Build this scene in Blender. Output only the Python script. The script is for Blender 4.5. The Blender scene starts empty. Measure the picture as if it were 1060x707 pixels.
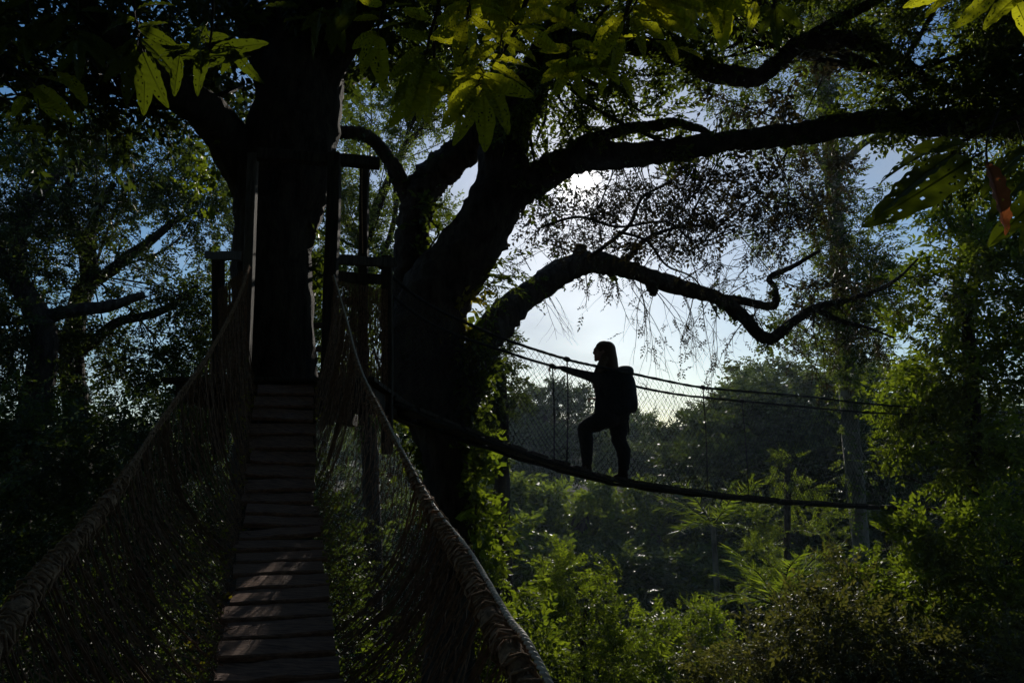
import bpy, math, random
import numpy as np
from mathutils import Vector, Matrix
C = bpy.context.scene
COL = C.collection
H = 9.0
F = 765.6
PITCH = math.radians(10.4)
CP, SP = math.cos(PITCH), math.sin(PITCH)
RNG = np.random.default_rng(7)

def at(px, py, Y):
    u = (px-530)/F; v = (353.5-py)/F
    dy = CP - v*SP; dz = SP + v*CP
    s = Y/dy
    return np.array([u*s, Y, H+dz*s])
def pxm(py, Y):                       # metres per pixel there
    v = (353.5-py)/F
    return Y/(CP - v*SP)/F
SUN = at(600, 188, 1.0)-np.array([0,0,H]); SUN /= np.linalg.norm(SUN)
SUN_EL = math.asin(SUN[2]); SUN_AZ = math.atan2(SUN[0], SUN[1])

# ------------------------------------------------------------ camera
cam = bpy.data.objects.new('camera', bpy.data.cameras.new('camera')); COL.objects.link(cam)
cam.location = (0,0,H); cam.rotation_euler = (math.pi/2+PITCH, 0, 0)
cam.data.lens = 26; cam.data.sensor_width = 36; cam.data.clip_start = 0.05; cam.data.clip_end = 4000
C.camera = cam

# ------------------------------------------------------------ materials
def new_mat(name):
    m = bpy.data.materials.new(name); m.use_nodes = True
    nt = m.node_tree; nt.nodes.clear()
    return m, nt, nt.nodes, nt.links
def ramp(N, stops):
    r = N.new('ShaderNodeValToRGB'); el = r.color_ramp.elements
    while len(el) < len(stops): el.new(0.5)
    for e, (p, c) in zip(el, stops): e.position = p; e.color = (*c, 1)
    return r
def leaf_mat(name, dark, light, trans=0.45, tcol=None, rough=0.5, spec=0.3):
    m, nt, N, L = new_mat(name)
    g = N.new('ShaderNodeNewGeometry')
    r = ramp(N, [(0.0, dark), (0.55, [(a+b)/2 for a, b in zip(dark, light)]), (1.0, light)])
    L.new(g.outputs['Random Per Island'], r.inputs[0])
    p = N.new('ShaderNodeBsdfPrincipled'); p.inputs['Roughness'].default_value = rough
    p.inputs['Specular IOR Level'].default_value = spec
    L.new(r.outputs[0], p.inputs['Base Color'])
    t = N.new('ShaderNodeBsdfTranslucent')
    mul = N.new('ShaderNodeMixRGB'); mul.blend_type = 'MULTIPLY'; mul.inputs[0].default_value = 1
    L.new(r.outputs[0], mul.inputs[1]); mul.inputs[2].default_value = (*(tcol or (2.6, 2.4, .8)), 1)
    L.new(mul.outputs[0], t.inputs[0])
    mx = N.new('ShaderNodeMixShader'); mx.inputs[0].default_value = trans
    L.new(p.outputs[0], mx.inputs[1]); L.new(t.outputs[0], mx.inputs[2])
    o = N.new('ShaderNodeOutputMaterial'); L.new(mx.outputs[0], o.inputs[0])
    return m
def rough_mat(name, c1, c2, scale=8, stretch=(1,1,1), bump=0.4, rough=0.9, dist=0.02, detail=8, c3=None):
    m, nt, N, L = new_mat(name)
    tc = N.new('ShaderNodeTexCoord'); mp = N.new('ShaderNodeMapping'); mp.inputs['Scale'].default_value = stretch
    L.new(tc.outputs['Object'], mp.inputs[0])
    n = N.new('ShaderNodeTexNoise'); n.inputs['Scale'].default_value = scale; n.inputs['Detail'].default_value = detail
    n.inputs['Roughness'].default_value = .65
    L.new(mp.outputs[0], n.inputs[0])
    st = [(0.32, c1), (0.62, c2)] + ([(0.74, c3)] if c3 else [])
    r = ramp(N, st); L.new(n.outputs['Fac'], r.inputs[0])
    p = N.new('ShaderNodeBsdfPrincipled'); p.inputs['Roughness'].default_value = rough
    p.inputs['Specular IOR Level'].default_value = .25
    L.new(r.outputs[0], p.inputs['Base Color'])
    b = N.new('ShaderNodeBump'); b.inputs['Strength'].default_value = bump; b.inputs['Distance'].default_value = dist
    L.new(n.outputs['Fac'], b.inputs['Height']); L.new(b.outputs[0], p.inputs['Normal'])
    o = N.new('ShaderNodeOutputMaterial'); L.new(p.outputs[0], o.inputs[0])
    return m
M = {}
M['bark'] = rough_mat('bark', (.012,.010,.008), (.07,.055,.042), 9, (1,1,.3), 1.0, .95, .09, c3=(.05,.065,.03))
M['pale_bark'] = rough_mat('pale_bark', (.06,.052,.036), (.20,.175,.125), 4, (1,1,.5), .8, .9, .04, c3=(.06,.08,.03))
M['twig'] = rough_mat('twig', (.015,.012,.008), (.04,.03,.02), 20)
M['plank'] = rough_mat('plank', (.085,.036,.022), (.36,.20,.125), 9, (1.5,9,9), .5, .5, .006, c3=(.46,.28,.19)); M['plank'].node_tree.nodes['Principled BSDF'].inputs['Specular IOR Level'].default_value = .5
M['timber'] = rough_mat('timber', (.018,.015,.012), (.075,.06,.045), 7, (6,6,.8), .6, .9, .01)
M['pale_timber'] = rough_mat('pale_timber', (.05,.045,.038), (.15,.13,.11), 7, (6,6,.8), .6, .9, .01)
M['rope'] = rough_mat('rope', (.13,.08,.05), (.42,.26,.15), 60, (1,1,1), .6, .9, .004)
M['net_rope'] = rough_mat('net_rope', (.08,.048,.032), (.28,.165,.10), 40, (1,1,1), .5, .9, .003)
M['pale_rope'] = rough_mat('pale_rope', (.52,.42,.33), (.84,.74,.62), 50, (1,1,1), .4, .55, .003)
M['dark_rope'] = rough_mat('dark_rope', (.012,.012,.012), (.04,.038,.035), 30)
M['soil'] = rough_mat('soil', (.012,.014,.007), (.045,.04,.02), .8, (1,1,1), 1.0, 1, .3, c3=(.03,.05,.015))
M['dead_leaf'] = leaf_mat('dead_leaf', (.16,.06,.025), (.24,.10,.04), .4, (2.2,1.6,1.2))
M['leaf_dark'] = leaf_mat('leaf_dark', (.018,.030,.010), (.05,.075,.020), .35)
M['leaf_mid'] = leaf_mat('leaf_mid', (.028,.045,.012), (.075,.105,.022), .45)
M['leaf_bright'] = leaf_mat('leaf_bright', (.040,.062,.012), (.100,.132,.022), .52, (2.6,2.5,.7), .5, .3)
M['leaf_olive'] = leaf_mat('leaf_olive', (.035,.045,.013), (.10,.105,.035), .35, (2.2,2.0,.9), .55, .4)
M['leaf_silhouette'] = leaf_mat('leaf_silhouette', (.030,.030,.014), (.055,.050,.022), .18, (1.6,1.4,.9))
M['leaf_far'] = leaf_mat('leaf_far', (.020,.034,.013), (.050,.070,.024), .45)
def vary(m, lo, hi):
    nt = m.node_tree; N = nt.nodes; L = nt.links; oi = N.new('ShaderNodeObjectInfo'); mr = N.new('ShaderNodeMapRange')
    mr.inputs['To Min'].default_value = lo; mr.inputs['To Max'].default_value = hi; L.new(oi.outputs['Random'], mr.inputs[0])
    for r in [n for n in N if n.type == 'VALTORGB']:
        hs = N.new('ShaderNodeHueSaturation'); L.new(mr.outputs[0], hs.inputs['Value'])
        tg = [l.to_socket for l in r.outputs[0].links]
        L.new(r.outputs[0], hs.inputs['Color'])
        for t in tg: L.new(hs.outputs[0], t)
vary(M['leaf_far'], .5, 1.7); vary(M['leaf_mid'], .75, 1.3)
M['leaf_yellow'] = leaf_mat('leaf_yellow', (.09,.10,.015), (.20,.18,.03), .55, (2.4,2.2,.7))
# large leaf with veins
def big_leaf_mat():
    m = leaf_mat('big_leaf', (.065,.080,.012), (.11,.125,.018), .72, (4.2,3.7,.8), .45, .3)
    nt = m.node_tree; N = nt.nodes; L = nt.links
    oi = N.new('ShaderNodeObjectInfo')
    for n in list(N):
        if n.type == 'VALTORGB': L.new(oi.outputs['Random'], n.inputs[0])
    tc = N.new('ShaderNodeTexCoord'); w = N.new('ShaderNodeTexWave'); w.inputs['Scale'].default_value = 18
    w.inputs['Distortion'].default_value = 1.5; L.new(tc.outputs['Object'], w.inputs[0])
    b = N.new('ShaderNodeBump'); b.inputs['Strength'].default_value = .5; b.inputs['Distance'].default_value = .004
    L.new(w.outputs['Fac'], b.inputs['Height'])
    for n in N:
        if n.type in ('BSDF_PRINCIPLED','BSDF_TRANSLUCENT'): L.new(b.outputs[0], n.inputs['Normal'])
    return m
M['big_leaf'] = big_leaf_mat()
M['painted_shade_leaf'] = leaf_mat('painted_shade_leaf', (.04,.055,.010), (.065,.085,.014), .34, (1.9,1.9,.5), .55, .3)  # darker, less translucent big leaf: shade put into the colour
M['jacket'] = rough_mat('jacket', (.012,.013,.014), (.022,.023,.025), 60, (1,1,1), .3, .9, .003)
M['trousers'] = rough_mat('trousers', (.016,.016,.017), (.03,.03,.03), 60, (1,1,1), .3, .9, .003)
M['boots'] = rough_mat('boots', (.02,.013,.008), (.035,.024,.016), 60)
M['skin'] = rough_mat('skin', (.22,.12,.08), (.28,.16,.11), 30, (1,1,1), .1, .5, .002)
M['hair'] = rough_mat('hair', (.04,.022,.010), (.13,.075,.035), 60, (8,8,1), .5, .6, .004)
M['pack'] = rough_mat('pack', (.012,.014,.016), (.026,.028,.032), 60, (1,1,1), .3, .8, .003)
M['metal'] = rough_mat('metal', (.08,.08,.085), (.16,.16,.17), 30, (1,1,1), .2, .45, .002)

# ------------------------------------------------------------ mesh building
class MB:
    def __init__(s): s.V=[]; s.Fc=[]; s.n=0
    def add(s, V, faces, mat=0):
        V = np.asarray(V, dtype=np.float32); faces = np.asarray(faces, dtype=np.int32)
        m = mat if isinstance(mat, np.ndarray) else np.full(len(faces), mat, np.int32)
        s.V.append(V); s.Fc.append((faces+s.n, m)); s.n += len(V)
    def build(s, name, mats, parent=None, smooth=False, loc=None):
        me = bpy.data.meshes.new(name)
        V = np.concatenate(s.V)
        if loc is not None: V = V-np.asarray(loc, dtype=np.float32)
        loops = np.concatenate([f.ravel() for f, m in s.Fc])
        cnt = np.concatenate([np.full(len(f), f.shape[1], np.int32) for f, m in s.Fc])
        mi = np.concatenate([m for f, m in s.Fc])
        start = np.concatenate([[0], np.cumsum(cnt)[:-1]]).astype(np.int32)
        me.vertices.add(len(V)); me.vertices.foreach_set('co', V.ravel())
        me.loops.add(len(loops)); me.loops.foreach_set('vertex_index', loops.astype(np.int32))
        me.polygons.add(len(cnt)); me.polygons.foreach_set('loop_start', start)
        me.polygons.foreach_set('loop_total', cnt)
        for m in (mats if isinstance(mats, (list, tuple)) else [mats]): me.materials.append(M[m] if isinstance(m, str) else m)
        me.polygons.foreach_set('material_index', mi.astype(np.int32))
        me.polygons.foreach_set('use_smooth', np.full(len(cnt), smooth))
        me.update(calc_edges=True)
        o = bpy.data.objects.new(name, me); COL.objects.link(o)
        if parent is not None: o.parent = parent
        if loc is not None: o.location = loc
        return o
def tag(o, label=None, cat=None, group=None, kind=None):
    if label: o['label'] = label
    if cat: o['category'] = cat
    if group: o['group'] = group
    if kind: o['kind'] = kind
    return o
def thing(name, label, cat, loc=(0,0,0), group=None):
    o = bpy.data.objects.new(name, None); COL.objects.link(o); o.location = tuple(float(a) for a in loc)
    o.empty_display_size = .2
    return tag(o, label, cat, group)
def part(mb, name, mats, root, smooth=False):     # mb in world coordinates, root unrotated
    o = mb.build(name, mats, None, smooth, loc=np.array(root.location))
    o.parent = root; o.location = (0,0,0)
    return o
def catmull(P, n):
    P = np.asarray(P, float); Q = np.vstack([2*P[0]-P[1], P, 2*P[-1]-P[-2]])
    out = []
    for i in range(1, len(Q)-2):
        t = np.linspace(0, 1, n, endpoint=False)[:,None]
        a,b,c,d = Q[i-1],Q[i],Q[i+1],Q[i+2]
        out.append(.5*((2*b)+(-a+c)*t+(2*a-5*b+4*c-d)*t*t+(-a+3*b-3*c+d)*t**3))
    return np.vstack(out+[P[-1:]])
def tube(mb, P, R, k=8, mat=0, rough=0., lump=0., seed=0, cap=True):
    P = np.asarray(P, float); n = len(P); R = np.broadcast_to(np.asarray(R, float), (n,)).copy()
    T = np.gradient(P, axis=0); T /= np.linalg.norm(T, axis=1)[:,None]+1e-12
    ref = np.array([0,0,1.]) if abs(T[0][2]) < .9 else np.array([0,1.,0])
    U = np.zeros_like(P); u = np.cross(T[0], ref); u /= np.linalg.norm(u)
    for i in range(n):
        u = u - T[i]*np.dot(u, T[i]); u /= np.linalg.norm(u)+1e-12; U[i] = u
    W = np.cross(T, U)
    a = np.linspace(0, 2*np.pi, k, endpoint=False)
    rr = np.ones((n,k))
    g = np.random.default_rng(seed+11)
    if rough: rr += g.normal(0, rough, (n,k))
    if lump:
        for q in range(1,4):
            ph = g.uniform(0, 6.28, (1,)); fz = g.uniform(.15,.5)
            rr += lump/q*np.sin(a[None,:]*q + ph + np.arange(n)[:,None]*fz)
    ring = P[:,None,:] + (R[:,None]*rr)[:,:,None]*(np.cos(a)[None,:,None]*U[:,None,:]+np.sin(a)[None,:,None]*W[:,None,:])
    i = np.arange(n-1)[:,None]*k; j = np.arange(k)[None,:]; j2 = (j+1)%k
    F4 = np.stack([i+j, i+j2, i+k+j2, i+k+j], -1).reshape(-1,4)
    V = ring.reshape(-1,3)
    mb.add(V, F4, mat)
    if cap and k >= 3:
        mb.add(ring[0][::-1], [list(range(k))], mat); mb.add(ring[-1], [list(range(k))], mat)
def limb(mb, pts, k=12, sub=6, rough=.05, lump=.08, seed=0, mat=0):   # pts (px,py,Y,rpx)
    P = np.array([at(a,b,Y) for a,b,Y,r in pts]); R = np.array([r*pxm(b,Y) for a,b,Y,r in pts])
    PR = catmull(np.hstack([P, R[:,None]]), sub)
    tube(mb, PR[:,:3], np.maximum(PR[:,3], .002), k, mat, rough, lump, seed)
    return PR
def cords(mb, P, r, mat=0, k=3):                # P (m,n,3): many thin cords at once
    P = np.asarray(P, float); m, n, _ = P.shape
    T = np.gradient(P, axis=1); T /= np.linalg.norm(T, axis=2)[...,None]+1e-12
    ref = np.array([.31,.77,.55]); U = np.cross(T, ref); U /= np.linalg.norm(U, axis=2)[...,None]+1e-9
    W = np.cross(T, U); a = np.linspace(0, 2*np.pi, k, endpoint=False)
    r = np.broadcast_to(np.asarray(r, float), (m,n))
    ring = P[:,:,None,:]+r[:,:,None,None]*(np.cos(a)[:,None]*U[:,:,None,:]+np.sin(a)[:,None]*W[:,:,None,:])
    base = (np.arange(m)[:,None,None]*n+np.arange(n-1)[None,:,None])*k
    j = np.arange(k)[None,None,:]; j2 = (j+1)%k
    F4 = np.stack([base+j, base+j2, base+k+j2, base+k+j], -1).reshape(-1,4)
    mb.add(ring.reshape(-1,3), F4, mat)
def beam(mb, p0, p1, w, h, up=(0,0,1), mat=0, bev=.006, jit=0):
    p0 = np.asarray(p0, float); p1 = np.asarray(p1, float); d = p1-p0; d /= np.linalg.norm(d)
    u = np.asarray(up, float); 
    if abs(np.dot(u, d)) > .95: u = np.array([0,1.,0])
    s = np.cross(d, u); s /= np.linalg.norm(s); t = np.cross(s, d)
    w2, h2 = w/2, h/2
    oc = [(-w2+bev,-h2),(w2-bev,-h2),(w2,-h2+bev),(w2,h2-bev),(w2-bev,h2),(-w2+bev,h2),(-w2,h2-bev),(-w2,-h2+bev)]
    nS = 5
    rings = []
    for q in np.linspace(0, 1, nS):
        c = p0+(p1-p0)*q + (s*RNG.normal(0,jit)+t*RNG.normal(0,jit) if jit else 0)
        rings.append([c+s*a+t*b for a, b in oc])
    V = np.array(rings).reshape(-1,3); k = 8
    i = np.arange(nS-1)[:,None]*k; j = np.arange(k)[None,:]; j2 = (j+1)%k
    mb.add(V, np.stack([i+j, i+j2, i+k+j2, i+k+j], -1).reshape(-1,4), mat)
    mb.add(V[:8][::-1], [list(range(8))], mat); mb.add(V[-8:], [list(range(8))], mat)

# ------------------------------------------------------------ foliage sprays
def sprig(n=10, L=.35, ll=.09, lw=.04, droop=.3, pairs=False, seed=0, twig=.004, spread=1.0, fold=.25, narrow=.42, segs=3):
    g = np.random.default_rng(seed)
    V=[]; T=[]; Mi=[]
    ts = np.linspace(.0, 1, segs)
    ax = np.stack([ts*L, g.normal(0,.02*L,segs)*ts, -droop*L*ts**2], 1)
    tw = MB(); tube(tw, ax, np.linspace(twig, twig*.3, segs), 3, 0, cap=False)
    v = tw.V[0]; f = tw.Fc[0][0]
    if segs == 2: f = f[:1]
    V.append(v); T += [[a,b,c] for a,b,c,d in f] + [[a,c,d] for a,b,c,d in f]; Mi += [1]*(2*len(f)); c0 = len(v)
    for i in range(n):
        t = (i//2*2+1)/n if pairs else (i+.8)/n
        t = min(1, .12+.88*t)
        p = np.array([np.interp(t, ts, ax[:,q]) for q in range(3)])
        side = 1 if i%2 else -1
        if not pairs and i == n-1: side = 0
        az = side*spread*g.uniform(.6,1.2)
        d = np.array([math.cos(az), math.sin(az), g.uniform(-.5,.25)-droop*.5]); d /= np.linalg.norm(d)
        up = np.array([g.normal(0,.35), g.normal(0,.35), 1]); s = np.cross(d, up); s /= np.linalg.norm(s); u = np.cross(s, d)
        l = ll*g.uniform(.7,1.2)*(1-.35*t if pairs else 1); w = lw*g.uniform(.8,1.15)*.5
        curl = g.uniform(-.05,.2)*l
        V.append(np.array([p, p+d*l*narrow+s*w+u*w*fold, p+d*l-u*curl, p+d*l*narrow-s*w+u*w*fold]))
        T += [[c0,c0+1,c0+2],[c0,c0+2,c0+3]]; Mi += [0,0]; c0 += 4
    return np.vstack(V), np.array(T), np.array(Mi), n*ll*lw*.5
def place(mb, lib, pos, dirs, scale, g, rollup=.6):
    which = g.integers(0, len(lib), len(pos))
    for q, (V, T, Mi, A) in enumerate(lib):
        s = np.where(which == q)[0]
        if not len(s): continue
        d = dirs[s]/(np.linalg.norm(dirs[s], axis=1)[:,None]+1e-9)
        up = np.array([0,0,1.])+g.normal(0, rollup, (len(s),3))
        y = np.cross(up, d); y /= np.linalg.norm(y, axis=1)[:,None]+1e-9; z = np.cross(d, y)
        R = np.stack([d, y, z], -1)                       # columns
        W = np.einsum('mij,vj->mvi', R, V)*scale[s][:,None,None]+pos[s][:,None,:]
        Fa = (T[None]+(np.arange(len(s))*len(V))[:,None,None]).reshape(-1,3)
        mb.add(W.reshape(-1,3), Fa, np.tile(Mi, len(s)).astype(np.int32))
def blob_points(c, r, n, g, clump=9, sig=.17, hollow=.0):
    K = max(3, n//clump)
    d = g.normal(0,1,(K,3)); d /= np.linalg.norm(d,axis=1)[:,None]
    rad = g.uniform(hollow**3,1,K)**(1/3.)
    cc = d*rad[:,None]
    w = g.uniform(.3,1.7,K); w /= w.sum()
    idx = g.choice(K, n, p=w)
    p = cc[idx]+g.normal(0,sig,(n,3))*g.uniform(.5,1.3,K)[idx][:,None]
    dirs = d[idx]*.7+g.normal(0,.7,(n,3)); dirs[:,2] += .05
    return c+p*r, dirs, c+cc*r
LIB = {}
def lib(name, **kw): LIB[name] = [sprig(seed=100+i, **kw) for i in range(5)]
lib('small', n=10, L=.32, ll=.085, lw=.042, droop=.35)
lib('fine', n=8, L=.30, ll=.070, lw=.042, droop=.3)
lib('mid', n=9, L=.40, ll=.13, lw=.062, droop=.35)
lib('broad', n=8, L=.55, ll=.20, lw=.10, droop=.3, twig=.006)
lib('far', n=10, L=.75, ll=.30, lw=.17, droop=.35, twig=.006, segs=2, spread=1.3)

lib('pinnate', n=22, segs=4, L=.75, ll=.16, lw=.05, droop=.25, pairs=True, spread=1.2, twig=.006)
lib('palm', n=44, segs=7, L=2.6, ll=.75, lw=.07, droop=.35, pairs=True, spread=.95, twig=.03, fold=.1, narrow=.3)
lib('fern', n=30, segs=6, L=.8, ll=.15, lw=.04, droop=.9, pairs=True, spread=1.2, twig=.006)
lib('vine', n=6, L=.3, ll=.12, lw=.10, droop=.5, twig=.004)
DENS = 1.3
def crown(blobs, libname, g, root, mats=('leaf_mid','twig'), wood=None, origin=None, scale=1., name='crown', branch=True, bk=5, wk=1.):
    """blobs: (px,py,Y,rx px,ry px,depth m,optical depth)"""
    mb = MB(); L = LIB[libname]; A = np.mean([l[3] for l in L])*scale**2
    for b in blobs:
        px,py,Y,rx,ry,dm,od = b[:7]
        c = at(px,py,Y); m = pxm(py,Y)
        n = max(6, int(DENS*od*math.pi*rx*ry*m*m/(A*.55)))
        P, D, cc = blob_points(c, np.array([rx*m, dm, ry*m])*.9, n, g)
        place(mb, L, P, D, scale*g.uniform(.7,1.25,n), g)
        if wood is not None and branch:
            o = np.asarray(origin(c) if callable(origin) else origin, float)
            mid = (o*.5+c*.5)+g.normal(0,.08,3)*np.linalg.norm(c-o)
            path = catmull([o, mid, c], 6)
            r0 = wk*max(.012, .018*np.linalg.norm(c-o)+.3*m)
            tube(wood, path, np.linspace(r0, r0*.45, len(path)), bk, rough=.08, cap=False)
            K = min(len(cc), 16)
            for q in g.choice(len(cc), K, replace=False):
                s0 = path[g.integers(len(path)//2, len(path))]
                e = cc[q]; md = (s0+e)/2+g.normal(0,.1,3)*np.linalg.norm(e-s0)
                tube(wood, catmull([s0,md,e],4), np.linspace(r0*.42, r0*.1, 9), 4, cap=False)
    return part(mb, name, list(mats), root)

# ------------------------------------------------------------ terrain
def gz(x, y):
    x = np.asarray(x, float); y = np.asarray(y, float)
    d = np.sqrt(x*x+np.maximum(y,-40)**2)
    z = -3.0*np.exp(-((y-32)/22)**2) + 15*(1/(1+np.exp(-(d-95)/22))) 
    z = z + .9*np.sin(x*.07+1)*np.cos(y*.06) + 2.2*np.clip((x-4)/16,0,1)*np.exp(-((y-16)/14)**2)
    z = z + .25*np.sin(x*.6+y*.2)*np.sin(y*.5) + 5*np.exp(-((x-40)/30)**2)*(1/(1+np.exp(-(y-60)/12)))
    return z
def make_ground():
    n = 150; t = np.linspace(-1,1,n); c = np.sinh(t*3.6)/np.sinh(3.6)*700
    X, Y = np.meshgrid(c, c+20); Z = gz(X, Y)+RNG.normal(0,.05,X.shape)
    mb = MB(); i = np.arange(n-1)[:,None]*n; j = np.arange(n-1)[None,:]
    mb.add(np.stack([X,Y,Z],-1).reshape(-1,3), np.stack([i+j,i+j+1,i+n+j+1,i+n+j],-1).reshape(-1,4))
    o = mb.build('ground', 'soil', smooth=True); tag(o, kind='structure')
make_ground()

# ------------------------------------------------------------ near rope bridge
deckC = catmull([(.75,-2.2,H-2.0),(.03,0,H-1.50),(-.41,1.5,H-1.01),(-.764,2.6,H-.663),(-1.313,4.3,H-.139),(-1.665,5.38,H+.71)], 40)
railR = catmull([np.array(p, float) for p in [(1.3,-2.2,H-1.35),(.62,-.5,H-1.02),(.30,.8,H-.80)]]+[at(*p) for p in
    [(550,707,1.62),(515,645,1.9),(480,574,2.35),(450,530,2.75),(425,484,3.1),(397,432,3.6),(372,380,4.2),(358,330,4.75),(345,285,5.3)]], 30)
railL = catmull([np.array(p, float) for p in [(.1,-2.2,H-1.4),(-.55,-.5,H-1.0),(-.95,.8,H-.72)]]+[at(*p) for p in
    [(-2,652,1.85),(40,594,2.1),(85,547,2.45),(130,490,2.9),(165,437,3.5),(215,367,4.2),(245,312,4.8),(258,275,5.3)]], 30)
def byY(path, y):
    y = np.asarray(y, float)
    return np.stack([np.interp(y, path[:,1], path[:,q]) for q in range(3)], -1)
bridgeA = thing('rope_bridge', 'near narrow plank footbridge with rope net sides climbing to the tree platform', 'footbridge', byY(deckC, 0.))
def make_bridge_a():
    g = np.random.default_rng(3); W = .38
    seg = np.linalg.norm(np.diff(deckC, axis=0), axis=1); arc = np.concatenate([[0], np.cumsum(seg)])
    s = 1.0; 
    while s < arc[-1]-.06:
        c = np.array([np.interp(s, arc, deckC[:,q]) for q in range(3)])
        c2 = np.array([np.interp(s+.1, arc, deckC[:,q]) for q in range(3)])
        t = c2-c; t[2] *= .74; t /= np.linalg.norm(t)
        side = np.cross(t, [0,0,1]); side /= np.linalg.norm(side)
        nrm = np.cross(side, t)
        side = side+nrm*g.normal(0,.03)+t*g.normal(0,.03)
        pw = .138+g.normal(0,.007)
        mb = MB(); off = g.normal(0,.012)
        beam(mb, c-side*(W/2+abs(g.normal(0,.012)))+side*off+nrm*g.normal(0,.003), c+side*(W/2+abs(g.normal(0,.012)))+side*off+nrm*g.normal(0,.003), pw, .026, nrm, jit=.0025)
        # side: plank long axis is side, width along t
        part(mb, 'plank', 'plank', bridgeA)
        s += .153
    ys = np.linspace(-2, 5.3, 90)
    D = byY(deckC, ys); tan = np.gradient(D, axis=0); tan[:,2] = 0; tan /= np.linalg.norm(tan,axis=1)[:,None]
    sd = np.cross(tan, [0,0,1.])
    for sg in (-1,1):
        mb = MB(); tube(mb, D+sd*sg*(W/2-.04)-np.array([0,0,.04]), .016, 7); part(mb, 'deck_cable', 'dark_rope', bridgeA, True)
    for sg, rail, nm in ((1, railR, 'right'), (-1, railL, 'left')):
        def surf(u, v):        # u = Y along bridge, v 0 deck .. 1 rail
            u = np.clip(u, -2.1, 5.3)
            d = byY(deckC, u); tt = byY(deckC, u+.05)-byY(deckC, u-.05); tt[...,2] = 0; tt /= np.linalg.norm(tt,axis=-1)[...,None]+1e-9
            s_ = np.cross(tt, np.array([0,0,1.]))
            a = d+s_*sg*(W/2+.015); b = byY(rail, u)
            v = np.asarray(v)[...,None]
            p = a*(1-v)+b*v
            bul = np.sin(v*np.pi)*(.05+.03*np.sin(u*2.3)[...,None])
            p = p + s_*sg*bul; p[...,2] -= (.03*np.sin(v*np.pi))[...,0]
            return p
        mb = MB()
        for layer in range(2):
            cells = 5; n = cells*4+1; sp = .042
            u0 = np.arange(-2, 5.3, sp); m = len(u0)
            u0 = u0+g.normal(0,.005,m)+layer*.02; v = np.linspace(0, 1, n)
            tri = np.abs(((v*cells*2) % 2)-1)*2-1
            par = np.where(np.arange(m) % 2, 1, -1)[:,None]
            warp = .05*np.sin(u0*3.1+layer)[:,None]*v[None]
            U = u0[:,None]+par*tri[None]*sp*.5+warp+g.normal(0,.004,(m,n))
            Vv = np.clip(v[None]+g.normal(0,.006,(m,n))*((v>0)&(v<1)), 0, 1)
            P = surf(U, Vv)+g.normal(0,.003,(m,n,3))+layer*np.array([sg*.02,0,0])
            cords(mb, P, (.0016 if sg > 0 else .0018)*g.uniform(.7,1.4,(m,1))*np.ones((m,n)))
        m = 330 if sg > 0 else 300; n = 14
        u0 = g.uniform(-1.2, 5.3, m) if sg < 0 else np.where(g.random(m) < .72, g.uniform(-.6,3.0,m), g.uniform(4.3,5.3,m)); v = np.linspace(0,1,n)[None,:]*g.uniform(.5,1,(m,1)); top = g.random(m) < .7
        v = np.where(top[:,None], 1-v, v)
        P = surf(u0[:,None]+np.cumsum(g.normal(0,.003,(m,n)),1), v)+np.cumsum(g.normal(0,.0025,(m,n,3)),1)
        cords(mb, P, .0023*g.uniform(.5,1.8,(m,1))*np.ones((m,n)))
        # knots where cords cross
        m = 900; P0 = surf(g.uniform(-1,5.3,m), g.uniform(0,1,m))
        d = g.normal(0,.004,(m,2,3)); d[:,:,2] += np.array([-.006,.006])
        P = P0[:,None,:]+np.concatenate([d[:,:1], d[:,:1]*0, d[:,1:]],1)
        cords(mb, P, np.broadcast_to(np.array([.001,.0055,.001]), (m,3)), k=5)
        # fuzzy lower edge
        m = 650 if sg < 0 else 240; P0 = surf(g.uniform(.5,5.3,m), np.abs(g.normal(0,.05,m)))
        P = P0[:,None,:]+np.cumsum(g.normal(0,.010,(m,5,3)),1)
        cords(mb, P, .0018*np.ones((m,5)))
        part(mb, 'rope_net', 'net_rope', bridgeA)
        # moss and small leaves caught in the netting
        mo = MB(); m = 240 if sg < 0 else 150
        uu = g.uniform(1.5,5.2,m); vv = np.abs(g.normal(0,.16,m)); P0 = surf(uu, np.clip(vv,0,1))
        place(mo, [sprig(n=3, L=.03, ll=.022, lw=.014, seed=5, twig=.001)], P0, g.normal(0,1,(m,3)), g.uniform(.5,1.3,m), g)
        tag(part(mo, 'moss', ['leaf_yellow','twig'], bridgeA), kind='stuff')
        # handrail: light line plus gathered, lashed net roll
        R = rail
        k3 = MB(); arcR = np.concatenate([[0], np.cumsum(np.linalg.norm(np.diff(R,axis=0),axis=1))])
        ss = np.arange(0, arcR[-1], .0045); Pc = np.stack([np.interp(ss, arcR, R[:,q]) for q in range(3)],-1)
        T = np.gradient(Pc,axis=0); T /= np.linalg.norm(T,axis=1)[:,None]
        S = np.cross(T,[0,0,1.]); S /= np.linalg.norm(S,axis=1)[:,None]; U = np.cross(S,T)
        near = np.clip((3.0-Pc[:,1])/1.2, 0, 1)[:,None]
        offs = S*(.004+.024*near)*(1 if sg > 0 else -1)+U*(.004+.012*near)
        if sg < 0: offs = S*0+U*.006
        for q in range(3):
            ph = ss/.057*2*np.pi+q*2.094
            r_ = (.0024+.0020*near) if sg > 0 else .003
            tube(k3, Pc+offs+(np.cos(ph)[:,None]*S+np.sin(ph)[:,None]*U)*r_*1.12, np.ravel(r_) if sg > 0 else r_, 6)
        part(k3, 'handrail_line', 'pale_rope' if sg > 0 else 'rope', bridgeA, True)
        roll = MB(); lo = -2.2; 
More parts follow.
